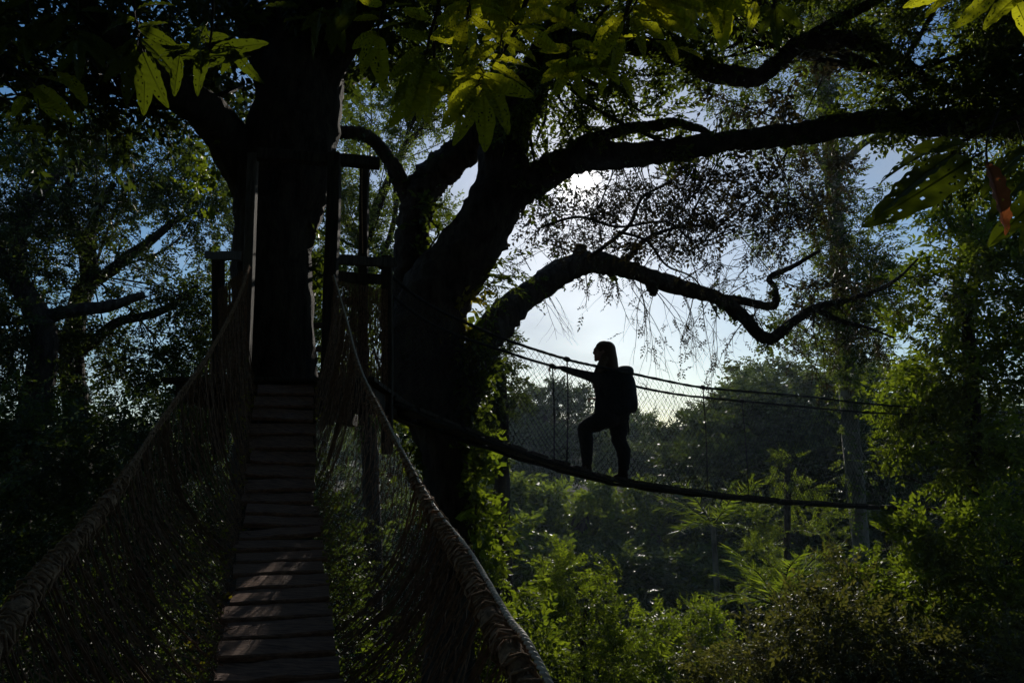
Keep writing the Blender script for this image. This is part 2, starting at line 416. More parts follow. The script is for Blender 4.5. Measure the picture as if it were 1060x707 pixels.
        thick = np.interp(Pc[:,1], [-2,1.6,2.4,2.9,3.3,3.55,3.75,4.15,4.25,4.4,5.3] if sg>0 else [-2,1.8,2.6,3.0,3.1,3.3,3.8,4.0,4.2,4.6,5.3],
                          [.034,.032,.030,.022,.006,.014,.018,.005,.014,.005,.005] if sg>0 else [.040,.034,.026,.018,.007,.006,.012,.008,.005,.006,.005])
        st = 5
        q_ = Pc[::st]-U[::st]*(thick[::st,None]*.5+.004); tube(roll, q_, thick[::st]*.8*(1+.2*np.sin(ss[::st]*31)+.14*np.sin(ss[::st]*77+1)), 9, rough=.13, seed=4)
        # helical lashings
        for w in range(3):
            ph = ss/(.045+.012*w)*2*np.pi+w*2.3+.8*np.sin(ss*9+w)
            rr = thick*(.98+.22*np.sin(ss*23+w*2)+.12*np.sin(ss*61+w))+.0025
            hp = Pc-U*(thick[:,None]*.5+.004)+(np.cos(ph)[:,None]*S+np.sin(ph)[:,None]*U)*rr[:,None]
            tube(roll, hp[::2], .0042 if w < 2 else .003, 4)
        # frayed ends
        m = 500; idx = g.integers(0, len(Pc), m); d0 = g.normal(0,1,(m,3)); d0 /= np.linalg.norm(d0,axis=1)[:,None]
        P0 = Pc[idx]-U[idx]*(thick[idx,None]*.5)+d0*thick[idx,None]*.9
        P = P0[:,None,:]+d0[:,None,:]*np.linspace(0,1,4)[None,:,None]*g.uniform(.005,.03,(m,1,1))+np.cumsum(g.normal(0,.003,(m,4,3)),1)
        P[:,:,2] -= np.linspace(0,.012,4)[None]
        cords(roll, P, .0014*np.ones((m,4)))
        part(roll, 'handrail_lashing', 'rope', bridgeA, True)
make_bridge_a()

# ------------------------------------------------------------ platform
PZ = H+.70
plat = thing('tree_platform', 'dark timber platform frame built round the thick trunk at the bridge end', 'platform', (-1.6, 6.0, PZ))
def pl(name, p0, p1, w, h, mat='timber', jit=.003):
    mb = MB(); beam(mb, p0, p1, w, h, jit=jit); return part(mb, name, mat, plat)
e = lambda px,py,Y: at(px,py,Y)
pl('post', e(262,160,5.36), e(252,430,5.36), .07, .07, 'pale_timber')
pl('post', e(347,160,5.40), e(338,440,5.40), .095, .09, 'timber')
pl('post', e(377,172,6.3), e(376,440,6.3), .075, .075)
pl('post', e(401,266,6.2), e(401,470,6.2), .09, .09)
pl('post', e(226,262,6.5), e(226,470,6.5), .09, .09)
pl('crossbeam', e(266,160,5.28), e(393,169,5.5), .08, .085)
pl('crossbeam', e(341,269,5.5), e(408,272,6.12), .06, .075)
pl('crossbeam', e(341,286,6.0), e(404,290,6.4), .04, .09)
pl('crossbeam', e(345,312,6.1), e(372,312,6.36), .05, .06)
pl('crossbeam', e(216,264,6.4), e(255,266,5.45), .07, .07)
pl('railing_bar', e(300,338,8.2), e(352,336,8.2), .05, .06)
pl('railing_bar', e(300,362,8.2), e(352,361,8.2), .05, .06)
pl('railing_bar', e(300,388,8.2), e(352,388,8.2), .05, .06)
pl('post', e(309,330,8.25), e(309,430,8.25), .06, .06)
# deck boards of the platform
for i in range(14):
    y = 5.42+i*.2
    mb = MB(); beam(mb, (-2.55,y,PZ+.01*0), (-1.0 if i < 9 else -1.3,y,PZ), .18, .03, jit=.003); part(mb, 'deck_board', 'timber', plat)
for x in (-2.4,-1.75,-1.1):
    mb = MB(); beam(mb, (x,5.35,PZ-.09), (x,8.2,PZ-.09), .09, .13); part(mb, 'joist', 'timber', plat)
# dense rope netting between posts down the platform sides
g = np.random.default_rng(8); m = 46; n = 9
for (a0,a1,b0,b1) in ((e(258,275,5.4),e(226,300,6.4),e(256,405,5.4),e(228,410,6.4)), (e(345,290,5.42),e(401,300,6.15),e(342,405,5.42),e(401,415,6.15))):
    mb = MB(); t = np.linspace(0,1,m)[:,None,None]; v = np.linspace(0,1,n)[None,:,None]
    for sl in (-.12,.12):
        tt = np.clip(t+sl*(v-.5)+g.normal(0,.006,(m,n,1)),0,1)
        P = (a0*(1-tt)+a1*tt)*(1-v)+(b0*(1-tt)+b1*tt)*v+g.normal(0,.004,(m,n,3))
        cords(mb, P, .003*np.ones((m,n)))
    part(mb, 'side_netting', 'net_rope', plat)
mb = MB(); tube(mb, catmull([e(375,160,6.2),e(374.5,200,6.2),e(375.5,262,6.2)],8), .005, 5); part(mb, 'thin_rope', 'rope', plat)

# ------------------------------------------------------------ far rope bridge
bd = [(396,414,6.5),(450,436,7.0),(500,455,7.45),(550,472,7.9),(600,487,8.3),(640,497,8.6),(690,505,9.1),(750,512,9.8),(800,517,10.4),(860,521,11.2),(915,524,12),(1000,527,13.5),(1060,528,14.6),(1150,526,17)]
deckB = catmull([at(*p) for p in bd], 12)
bridgeB = thing('rope_bridge', 'sagging footbridge crossing the valley that the hiker walks on', 'footbridge', at(640,497,8.6))
def make_bridge_b():
    g = np.random.default_rng(5); W = .36
    arc = np.concatenate([[0], np.cumsum(np.linalg.norm(np.diff(deckB,axis=0),axis=1))])
    def D(s): return np.stack([np.interp(s, arc, deckB[:,q]) for q in range(3)],-1)
    def Sd(s):
        t = D(s+.05)-D(s-.05); t[...,2] = 0; t /= np.linalg.norm(t,axis=-1)[...,None]; return np.cross(np.array([0,0,1.]), t)   # away from camera
    s = .1; i = 0
    while s < arc[-1]-.1:
        c = D(np.array(s)); sd = Sd(np.array(s)); t = D(np.array(s+.05))-c
        up = np.cross(t, sd); up /= np.linalg.norm(up); 
        if up[2] < 0: up = -up
        if len([o for o in bridgeB.children]) < 95:
            mb = MB(); pw = .27+g.normal(0,.01) if s < 3.6 else .30
            beam(mb, c-sd*(W/2+g.uniform(0,.01))+up*g.normal(0,.004), c+sd*(W/2+g.uniform(0,.01))+up*g.normal(0,.004), pw if s > 3.6 else .24, .03, up, jit=.003); part(mb, 'plank', 'timber', bridgeB)
        s += .31
    ss = np.linspace(0, arc[-1], 160)
    for sg in (-1,1):
        mb = MB(); P = D(ss)+Sd(ss)*sg*(W/2-.03)-np.array([0,0,.032]); P[:,2] += .006*np.sin(ss*9)
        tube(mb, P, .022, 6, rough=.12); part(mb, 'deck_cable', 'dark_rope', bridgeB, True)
    Up = [(386,270,6.2),(440,313,6.75),(500,342,7.2),(545,359,7.6),(587,372,8.0),(612,378,8.2),(655,387,8.45),(720,400,9.2),(770,405,9.8),(830,410,10.6),(900,418,11.5),(960,422,12.6),(1060,427,14.4),(1150,424,16.6)]
    Lo = [(398,300,6.8),(450,337,7.4),(520,363,8.0),(572,379,8.4),(640,396,8.85),(700,408,9.4),(755,414,10.0),(820,420,10.8),(900,427,11.9),(985,430,13.4),(1060,432,14.9),(1150,430,17.1)]
    for sg, pts in ((-1,Up),(1,Lo)):
        R = catmull([at(*p) for p in pts], 14)
        mb = MB(); Rn = R.copy(); tube(mb, Rn, .013*(1+.25*np.abs(np.sin(np.arange(len(R))*.9))), 6, rough=.1); 
        ra = np.concatenate([[0], np.cumsum(np.linalg.norm(np.diff(R,axis=0),axis=1))])
        for kx in ([587,726] if sg < 0 else [572,768]):
            q = min(range(len(R)), key=lambda i: abs((R[i][0])/(R[i][1]*CP+(R[i][2]-H)*SP)*F+530-kx))
            kp = R[q]; tdir = (R[q+1]-R[q-1]); tdir /= np.linalg.norm(tdir)
            tube(mb, [kp-tdir*.05, kp-tdir*.02, kp+tdir*.01, kp+tdir*.05], [.014,.03,.032,.014], 7, rough=.1)
            # hanger down to the deck
            fr = ra[q]/ra[-1]
            sdk = arc[np.argmin(np.abs((deckB+Sd(arc)*sg*W/2)[:,0]/(deckB+Sd(arc)*sg*W/2)[:,1]-kp[0]/kp[1]))]
            foot = D(np.array(sdk))+Sd(np.array(sdk))*sg*W/2
            h = catmull([kp, kp*.5+foot*.5+np.array([.01,0,0]), foot],4); tube(mb, h, .0075, 4)
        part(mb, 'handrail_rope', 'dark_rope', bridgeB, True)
        # diamond net
        Rx = R[:,0]
        def rail_at(s):
            d = D(s); x = d[...,0]
            return np.stack([np.interp(x, Rx, R[:,q]) for q in range(3)],-1)
        mb = MB(); sp = .082; m = int((arc[-1]+2.2)/sp); n = 16; v = np.linspace(0,1,n)
        u0 = np.arange(m)*sp-1.1+g.normal(0,.008,m)
        for dr in (-1,1):
            U = u0[:,None]+dr*1.05*(v-.5)[None,:]+g.normal(0,.006,(m,n))+.03*np.sin(u0*2.1)[:,None]*np.sin(v*3.1)[None]
            ok = (U > 0)&(U < arc[-1]); Uc = np.clip(U, .0, arc[-1]-.01)
            a = D(Uc)+Sd(Uc)*sg*W/2; b = rail_at(Uc); vv = v[None,:,None]
            P = a*(1-vv)+b*vv; P += Sd(Uc)*sg*.05*np.sin(vv*np.pi)
            cords(mb, P, .0018*g.uniform(.8,1.4,(m,1))*np.ones((m,n)))
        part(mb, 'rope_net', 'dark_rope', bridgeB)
make_bridge_b()

# ------------------------------------------------------------ hiker
PY = 8.55; PM = pxm(430, PY); foot = at(630, 494, PY); foot[2] += .015
person = thing('person', 'silhouetted long haired hiker in dark clothes stepping up the far footbridge, hand on rope', 'person', foot)
def q(px, py, dy=0.):      # position in person's local frame
    a = at(px, py, PY+dy)-foot
    return tuple(a)
def ell(c, r, k=14, m=20):
    th = np.linspace(0.02,np.pi-.02,k); c = np.array(c, float)
    V = np.array([[c[0]+r[0]*math.sin(t)*math.cos(x), c[1]+r[1]*math.sin(t)*math.sin(x), c[2]-r[2]*math.cos(t)] for t in th for x in np.linspace(0,2*np.pi,m,endpoint=False)])
    i = np.arange(k-1)[:,None]*m; j = np.arange(m)[None,:]; j2 = (j+1)%m
    return V, np.stack([i+j,i+j2,i+m+j2,i+m+j],-1).reshape(-1,4), k, m
def add_ell(mb, c, r):
    V, Fq, k, m = ell(c, r); mb.add(V, Fq); mb.add(V[:m][::-1], [list(range(m))]); mb.add(V[-m:], [list(range(m))])
def body(name, mat, parent, chains=(), ells=(), vox=.011, sm=6):
    """limbs as tapered chains (x,y,z,r) and rounded masses, fused by a voxel remesh into one continuous surface"""
    mb = MB()
    for ch in chains:
        A = np.array(ch, float); PR = catmull(A, 6) if len(A) > 2 else A
        tube(mb, PR[:,:3], PR[:,3], 14)
        for x in (A[0], A[-1]): add_ell(mb, x[:3], (x[3],)*3)
        for x in A[1:-1]: add_ell(mb, x[:3], (x[3]*1.02,)*3)
    for c, r in ells: add_ell(mb, c, r)
    o = mb.build(name, mat, parent, True)
    md = o.modifiers.new('fuse', 'REMESH'); md.mode = 'VOXEL'; md.voxel_size = vox; md.use_smooth_shade = True
    if sm: sd = o.modifiers.new('smooth', 'SMOOTH'); sd.factor = .5; sd.iterations = sm
    return o
def K(px,py,dy,rpx):
    return (*q(px,py,dy), rpx*PM)
def make_person():
    hx, hy, hz = q(623,364.5)
    # legs, trunk, neck, head, arms: one continuous figure
    arms = [[K(623,393,-.12,4.6),K(606,387.5,-.05,3.5),K(590,383.5,.10,2.8),K(579.5,380.5,.20,2.0)],
            [K(634,394,.14,4.6),K(631,410,.20,3.6),K(625,418,.14,2.9),K(619,413,.06,2.0)]]
    legs = [[K(630,431,-.08,8),K(618,437,-.09,6.6),K(605.5,443.5,-.09,5.0),K(606.5,455,-.08,4.6),K(607.5,466,-.08,4.4),K(607.5,479,-.08,3.3),K(606,485,-.08,3.2),K(601,487,-.08,2.4)],
            [K(638,431,.08,8),K(639.5,455,.09,5.6),K(646,468,.09,5.2),K(645,486,.08,3.4),K(645,491.5,.08,3.2),K(640,494.5,.08,2.4)]]
    ells = [(q(634,402),(.135,.17,.20)),(q(636,422),(.145,.165,.12)),((hx,hy,hz+.012),(.088,.075,.105)),((hx-.022,hy,hz-.045),(.055,.055,.062)),
            ((hx-.092,hy,hz-.008),(.018,.014,.026)),((hx-.083,hy,hz+.032),(.016,.045,.012)),((hx-.072,hy,hz-.092),(.022,.030,.020)),((hx-.078,hy,hz-.055),(.018,.026,.012)),
            ((hx+.010,hy-.080,hz-.005),(.020,.012,.032)),((hx+.010,hy+.080,hz-.005),(.020,.012,.032))]
    body('body', 'skin', person, arms+legs+[[K(632,392,0,6.5),K(629,383,0,4.6),K(626,374,0,5)]], ells, .010, 4)
    for s in (-1,1):
        ey = MB(); add_ell(ey, (hx-.079,hy+s*.031,hz+.012), (.010,.014,.009)); ey.build('eye', 'pale_timber', person, True)
    # long hair: cap, nape, and length falling over the shoulders
    body('hair', 'hair', person, [[K(628.5,362,0,9.2),K(630.5,373,0,9.0),K(632,384,0,8.8),K(633.5,394,0,8)],[K(626,372,-.06,5.0),K(619.5,384,-.09,4.2),K(616,393,-.10,3.2),K(614.5,401,-.08,1.6)],
          [K(626,372,.06,5.0),K(620,384,.08,4.2),K(617,393,.09,3.0)]], [((hx+.022,hy,hz+.036),(.100,.092,.100))], .010, 3)
    st = MB(); g = np.random.default_rng(4); m = 80
    p0 = np.array([q(618,386,-.05)]*m)+g.normal(0,.022,(m,3)); P = p0[:,None,:]+np.array([-.02,-.02,-.15])[None,None]*np.linspace(0,1,5)[None,:,None]*g.uniform(.5,1.25,(m,1,1))+np.cumsum(g.normal(0,.005,(m,5,3)),1)
    cords(st, P, .0022*np.ones((m,5))); st.build('loose_hair', 'hair', person)
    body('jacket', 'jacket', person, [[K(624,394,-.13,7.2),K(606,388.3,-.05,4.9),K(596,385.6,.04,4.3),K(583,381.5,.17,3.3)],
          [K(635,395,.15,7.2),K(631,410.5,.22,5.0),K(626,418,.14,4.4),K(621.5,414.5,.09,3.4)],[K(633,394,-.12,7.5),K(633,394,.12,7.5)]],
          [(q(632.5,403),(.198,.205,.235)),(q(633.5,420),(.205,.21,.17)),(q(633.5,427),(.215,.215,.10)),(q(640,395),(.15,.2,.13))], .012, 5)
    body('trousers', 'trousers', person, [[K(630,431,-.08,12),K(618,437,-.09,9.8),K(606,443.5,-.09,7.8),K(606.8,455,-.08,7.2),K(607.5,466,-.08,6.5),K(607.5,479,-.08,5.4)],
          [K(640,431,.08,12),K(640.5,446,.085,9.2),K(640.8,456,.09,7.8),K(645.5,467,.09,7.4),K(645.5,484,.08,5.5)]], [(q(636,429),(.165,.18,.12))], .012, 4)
    for (ax, ay, dy) in ((607.5,0,-.08),(645,7.5,.08)):
        body('boot', 'boots', person, [[K(ax,474+ay,dy,5.0),K(ax-.2,482+ay,dy,4.9)],[K(ax+1.5,485.2+ay,dy,4.0),K(ax-3,485.6+ay,dy,3.9),K(ax-7,486.6+ay,dy,3.0)]], (), .011, 3)
    for (cx, cy, dy, s) in ((579,380.4,.20,1.05),(619,412.5,.05,.95)):
        c = np.array(q(cx,cy,dy)); ch = []
        pal = [((c+np.array([-.040,.012,-.002])*s), (.044*s,.038*s,.016*s))]
        for f in range(5):
            if f < 4:
                b0 = c+np.array([-.070,.012+(-.030+f*.020),.002])*s; ln = [.030,.035,.033,.026][f]*s
                dirs = [np.array([-1,0,-.05]), np.array([-.55,0,-.85]), np.array([.5,0,-.85])]
            else:
                b0 = c+np.array([-.022,-.020,-.006])*s; ln = .030*s; dirs = [np.array([-.5,-.6,-.45]), np.array([-.8,.0,-.6])]
            pp = [(*b0, .0088*s)]; p_ = b0
            for k_, dd in enumerate(dirs):
                p_ = p_+dd/np.linalg.norm(dd)*ln*(1-.15*k_); pp.append((*p_, (.0084-.0008*k_)*s))
            ch.append(pp)
        body('hand', 'skin', person, [[(*(c+np.array([.03,0,0])*s), .021*s),(*(c+np.array([-.02,.006,0])*s), .020*s)]]+ch, pal, .0045, 2)
make_person()
def make_pack():
    root = thing('backpack', "dark backpack worn on the hiker's back", 'backpack', foot)
    # main bag as a rounded super-ellipsoid
    def sup(c, r, p=2.5, tilt=.0, k=18):
        th = np.linspace(-np.pi/2, np.pi/2, k); ph = np.linspace(0, 2*np.pi, 24, endpoint=False)
        f = lambda x: np.sign(x)*np.abs(x)**(2/p)
        V = np.array([[f(np.cos(t))*f(np.cos(x))*r[0], f(np.cos(t))*f(np.sin(x))*r[1], f(np.sin(t))*r[2]] for t in th for x in ph])
        V[:,0] += V[:,2]*tilt; V += np.array(c)
        i = np.arange(k-1)[:,None]*24; j = np.arange(24)[None,:]; j2 = (j+1)%24
        return V, np.stack([i+j,i+j2,i+24+j2,i+24+j],-1).reshape(-1,4)
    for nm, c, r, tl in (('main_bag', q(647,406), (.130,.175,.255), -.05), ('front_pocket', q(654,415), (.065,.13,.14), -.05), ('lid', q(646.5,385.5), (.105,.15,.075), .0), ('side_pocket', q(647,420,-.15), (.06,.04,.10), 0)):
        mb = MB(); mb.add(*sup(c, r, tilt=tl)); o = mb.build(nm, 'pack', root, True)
    for s in (-1,1):
        mb = MB(); P = catmull([q(644,387,s*.10),q(636,386.5,s*.115),q(627,391,s*.125),q(621,401,s*.13),q(624,413,s*.15),q(640,422,s*.15)],6)
        tube(mb, P, .017, 6); mb.build('shoulder_strap', 'pack', root, True)
        mb = MB(); P = catmull([q(648,427,s*.10),q(650,435,s*.10),q(650.5,441,s*.10),q(651,447,s*.10)],5); tube(mb, P, .008, 5); mb.build('loose_strap', 'pack', root, True)
    mb = MB(); a = np.linspace(0,2*np.pi,25); c = np.array(q(636,423)); tube(mb, np.stack([c[0]+.165*np.cos(a), c[1]+.185*np.sin(a), c[2]+0*a],1), .02, 6); mb.build('waist_belt', 'pack', root, True)
make_pack()

# ------------------------------------------------------------ trees
def trunk_obj(mb, root, name='trunk', mat='bark'): return part(mb, name, mat, root, True)
g = np.random.default_rng(21)
# T1 thick trunk at the platform
r1 = at(290,400,6.9); z0 = float(gz(r1[0], 6.9))
t1 = thing('jungle_tree', 'massive dark upright trunk rising through the timber platform', 'tree', (r1[0],6.9,z0))
mb = MB()
P = np.array([(r1[0]-.1,7.0,z0-.3),(r1[0]-.05,7.0,z0+.8),(r1[0],6.95,z0+4),at(284,480,6.9),at(284,400,6.9),at(284,300,6.9),at(285,230,6.9),at(292,180,6.9),at(312,110,6.9),at(315,40,6.9),at(322,-60,6.9),at(335,-200,6.9)])
R = np.array([.85,.6,.45,.37,.36,.365,.40,.45,.44,.40,.36,.30])
PR = catmull(np.hstack([P,R[:,None]]), 8); tube(mb, PR[:,:3], PR[:,3], 22, rough=.035, lump=.06, seed=1)
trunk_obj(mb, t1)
for nm, pts in (('limb', [(290,215,6.9,34),(262,180,6.8,30),(232,140,6.6,24),(205,110,6.3,20),(170,85,5.9,17),(130,50,5.5,14),(80,0,5,11),(20,-50,4.6,8)]),
                ('limb', [(310,130,6.9,30),(345,60,6.7,18),(385,0,6.4,13),(430,-70,6,9)]),
                ('limb', [(300,120,6.9,26),(270,50,6.9,18),(240,-20,7,13),(200,-90,7.4,9)]),
                ('limb', [(300,150,7.0,20),(340,95,7.3,10),(375,75,7.8,8),(410,68,8.2,6),(445,55,8.6,4)])):
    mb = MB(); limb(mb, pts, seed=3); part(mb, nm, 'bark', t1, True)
wd = MB()
b = [(60,30,5.6,110,55,1.6,2.2),(170,25,6.2,80,45,1.5,2.0),(20,100,5.8,70,50,1.5,1.7),(110,95,6.4,80,40,1.5,1.3),(230,40,7.4,60,50,1.2,1.8),(195,105,7.2,40,35,1,1.1),
     (380,20,7.2,70,40,1.2,1.6),(250,90,7.8,40,40,1,1.0),(345,60,7.4,40,40,1,1.2),(450,-30,6.5,90,50,1.2,1.5),(300,-60,6,300,40,2.5,1.8),(-60,60,6,80,120,2,2.0)]
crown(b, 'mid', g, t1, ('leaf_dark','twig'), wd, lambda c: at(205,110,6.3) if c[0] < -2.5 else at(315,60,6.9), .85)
for nm, pts in (('limb', [(r1[0],6.9,H+6.5,.3),(r1[0]+.8,4,H+8,.25),(r1[0]+1.4,0,H+8.6,.2),(0,-5,H+8.2,.14),(.5,-10,H+6.5,.08)]),  # out-of-view limbs added to carry the light-blocking canopy
                ('limb', [(r1[0],6.9,H+8,.28),(-4,3,H+9,.2),(-7,-2,H+8.5,.15),(-9,-7,H+6,.09)]),
                ('limb', [(r1[0],6.9,H+9,.28),(2,4,H+10.5,.2),(6,0,H+10,.15),(8,-6,H+7,.09)])):
    mb = MB(); PR = catmull(np.array(pts), 7); tube(mb, PR[:,:3], PR[:,3], 10, rough=.05, lump=.08, seed=5); part(mb, nm, 'bark', t1, True)
mb = MB(); gg = np.random.default_rng(91)  # added unseen leaf masses above and behind the camera to cut sky light
for (cx,cy,cz,rx,ry,rz,n) in ((0,-2,9,6,6,2.2,1500),(-6,0,8.5,4,6,2.4,1100),(6,0,10,5,6,2.2,1200),(0,-9,6.5,6,3.5,3,1300),(-8,-7,4.5,4,5,4,1300),(8,-6,5.5,4,5,4,1300),(0,-12,1,8,3,5,1600),(-10,-2,3,2.5,5,5,900),(11,-3,3,2.5,5,5,900),(0,4,11,6,3,1.8,900),(-4,-9,-3,6,3,4,900),(5,-10,-3,6,3,4,900)):
    P_, D_, cc_ = blob_points(np.array((cx,cy,H+cz)), np.array((rx,ry,rz)), int(n*1.1), gg, 12, .22); place(mb, LIB['broad'], P_, D_, gg.uniform(1.2,2.2,len(P_)), gg)
part(mb, 'crown', ['leaf_dark','twig'], t1)  # second crown part, an unseen blocker for the open sky
part(wd, 'twig_work', 'twig', t1)

# T2 big leaning tree
c2 = at(468,560,9.1); z0 = float(gz(c2[0], 9.1))
t2 = thing('jungle_tree', 'big leaning forked tree whose limbs arch over the hiker and under the sun', 'tree', (c2[0],9.1,z0))
mb = MB()
P = [np.array((c2[0]+.1,9.1,z0-.3)), np.array((c2[0]+.05,9.1,z0+1)), np.array((c2[0],9.1,z0+4))]+[at(*p) for p in [(466,600,9.1),(464,520,9.1),(460,460,9.1),(448,410,9.1),(437,360,9.1),(452,310,9.05),(478,268,9),(505,228,8.9),(520,190,8.8),(522,155,8.8),(540,110,8.7),(565,55,8.5),(600,-20,8.3)]]
R = [.75,.5,.38]+[k*pxm(400,9) for k in (23,23,27,39,43,38,33,30,28,25,21,16,12)]
PR = catmull(np.hstack([P,np.array(R)[:,None]]), 7); tube(mb, PR[:,:3], PR[:,3], 26, rough=.05, lump=.07, seed=2)
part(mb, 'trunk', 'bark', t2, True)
limbs2 = {
 'a': [(505,218,8.9,26),(545,192,8.8,19),(580,171,8.7,15),(620,164,8.6,13.5),(680,157,8.5,12),(740,149,8.4,11),(800,142,8.3,11),(850,134,8.2,12),(920,127,8.1,12),(1000,128,8,13),(1060,133,7.9,12),(1160,150,7.8,8)],
 'b': [(438,395,9.2,36),(424,340,9.2,26),(422,285,9.2,18),(430,225,9.3,17),(447,188,9.4,18),(470,162,9.4,18),(492,140,9.5,16),(515,95,9.6,12),(530,30,9.7,9),(535,-60,9.8,6)],
 'c': [(430,225,9.3,11),(418,198,9.3,8.5),(408,172,9.2,7.5),(392,150,9.2,7),(370,139,9.1,6.5),(340,139,9.0,6),(300,150,8.9,5)],
 'd': [(462,425,9.1,28),(485,385,9.4,21),(515,338,9.8,17),(552,300,10.4,14),(597,275,11,12),(640,277,11.2,9.5),(690,292,11.3,8.5),(740,308,11.4,7.5),(768,328,11.4,7),(795,350,11.5,6),(822,332,11.5,5),(848,318,11.6,4.2),(880,309,11.7,3.2),(905,302,11.8,2.4),(930,288,11.9,1.6),(950,268,12,1)],
 'e': [(601,278,11,7.5),(600,258,11,6),(600,253,11,4)],
 'f': [(735,307,11.4,5.5),(768,312,11.4,4.5),(800,316,11.4,4),(803,300,11.4,3),(797,288,11.4,3),(822,275,11.4,2.5),(848,260,11.4,1.6)],
 'g': [(560,60,8.5,13),(620,42,8.4,11),(690,55,8.3,10.5),(735,74,8.2,10),(775,81,8.2,9.5),(800,70,8.2,9),(818,52,8.1,9),(845,42,8.1,8.5),(885,43,8,8),(925,60,8,6.5),(965,85,7.9,5),(1010,100,7.9,3)],
 'h': [(822,52,8.1,6),(860,25,8,5.5),(900,5,7.9,5),(950,-25,7.8,4)],
 'i': [(580,172,8.7,9),(605,148,8.6,7),(640,136,8.6,6),(672,131,8.6,6),(700,128,8.6,5),(722,133,8.6,4),(740,142,8.6,2.5)],
 'k': [(845,319,11.6,3.5),(868,332,11.7,2.6),(895,338,11.8,1.8),(925,350,12,1)],
 'l': [(640,277,11.2,5),(655,262,11.1,3),(672,246,11,2.2),(700,236,11,1.5),(740,232,11,1)],
 'j': [(672,291,11.25,6),(676,300,11.25,6),(675,306,11.25,3)]}
for i, pts in enumerate(limbs2.values()):
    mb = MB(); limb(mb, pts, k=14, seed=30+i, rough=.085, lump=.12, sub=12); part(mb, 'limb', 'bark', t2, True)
# bare drooping twigs with scattered leaves
tw = MB(); lf = MB(); g = np.random.default_rng(77)
def twigpath(p0, d, L, n=9, wig=.12, grav=.25):
    P=[np.array(p0,float)]; d = np.array(d,float); d /= np.linalg.norm(d)
    for i in range(n-1):
        d = d+g.normal(0,wig,3)+np.array([0,0,-grav/n]); d /= np.linalg.norm(d); P.append(P[-1]+d*L/(n-1))
    return np.array(P)
def spray(px,py,Y,dx,dz,L,r,nl,sub=3,depth=.3,grav=.3,lib_='fine',sc=.8):
    p = twigpath(at(px,py,Y), (dx,g.normal(0,depth),dz), L, grav=grav); tube(tw, p, np.linspace(r, r*.3, len(p)), 4, cap=False)
    pos=[]; dr=[]
    for i in range(nl):
        k = g.integers(2, len(p)); pos.append(p[k]+g.normal(0,.02,3)); dr.append((p[k]-p[k-1])/L+g.normal(0,.06,3)+np.array([0,0,-.05]))
    if nl: place(lf, LIB[lib_], np.array(pos), np.array(dr), g.uniform(.5,1.0,nl)*sc, g)
    if sub:
        for i in range(sub):
            k = g.integers(2, len(p)-1); d = (p[k]-p[k-1]); d /= np.linalg.norm(d); d = d+g.normal(0,.5,3); d[2] -= .15
            x = twigpath(p[k], d, L*g.uniform(.35,.6), grav=grav*1.5); tube(tw, x, np.linspace(r*.45,r*.15,len(x)), 3, cap=False)
            m = max(1, nl//3) if nl else 0
            if m:
                kk = g.integers(1, len(x), m); place(lf, LIB[lib_], x[kk], (x[kk]-x[kk-1])*5+g.normal(0,.3,(m,3)), g.uniform(.5,1,m)*sc, g)
                
for _ in range(26):                      # hanging from main limb
    x = g.uniform(590,880); y = np.interp(x,[590,680,800,900],[172,160,145,130]); spray(x,y+8,8.6,g.normal(0,.5),-1,g.uniform(.5,1.3),.008,g.integers(3,8),3)
for _ in range(34):                      # above and around the arch
    x = g.uniform(600,860); y = np.interp(x,[600,690,790,860],[270,290,345,315]); up = g.random() < .65
    spray(x,y,11.3,g.normal(.2,.7),1 if up else -1,g.uniform(.6,1.6),.010,g.integers(2,6),4, grav=.9 if up else .4)
for _ in range(12): spray(g.uniform(640,745),g.uniform(295,310),11.3,g.normal(0,.4),-1,g.uniform(.9,1.5),.007,g.integers(0,3),5,grav=.5)
for _ in range(6): spray(g.uniform(540,600),g.uniform(275,300),10.7,g.normal(0,.8),1,g.uniform(.3,.7),.008,2,3)
for _ in range(5): spray(g.uniform(560,600),g.uniform(300,310),10.6,.6,-1,g.uniform(.4,.8),.005,0,4)
limb(tw, [(603,272,11,2.5),(630,252,10.4,2.2),(652,232,9.3,2),(665,205,9.2,1.6),(690,190,9.1,1.2),(720,170,9,.8)], k=5, mat=0)
limb(tw, [(640,240,9.4,1.8),(670,250,9.4,1.5),(690,275,9.8,1.2),(720,290,10.6,.9),(745,330,11.2,.7)], k=5)
limb(tw, [(560,235,9,1.6),(600,225,9,1.5),(640,235,9.1,1.5),(690,230,9.2,1.2),(720,250,9.2,1),(760,240,9.2,.7)], k=5)
for (x0,y0) in ((620,200),(650,215),(680,235),(720,215),(760,235),(590,225),(630,235),(700,195),(740,190),(780,200),(810,190),(830,230),(800,250),(700,255),(760,265),(665,185)):
    for _ in range(4): spray(x0+g.normal(0,12),y0+g.normal(0,8),9.2,g.normal(0,1),g.normal(.0,.7),g.uniform(.4,.9),.006,g.integers(3,7),3)
for (x0,y0) in ((800,288),(825,270),(848,262),(870,312),(900,303),(930,290),(868,332),(895,340),(925,350),(830,325),(785,345),(768,325)):
    for _ in range(3): spray(x0+g.normal(0,5),y0+g.normal(0,4),11.6,g.normal(.3,.8),g.normal(.1,.8),g.uniform(.4,1.0),.007,g.integers(3,8),3)
ms = MB(); mp_ = []
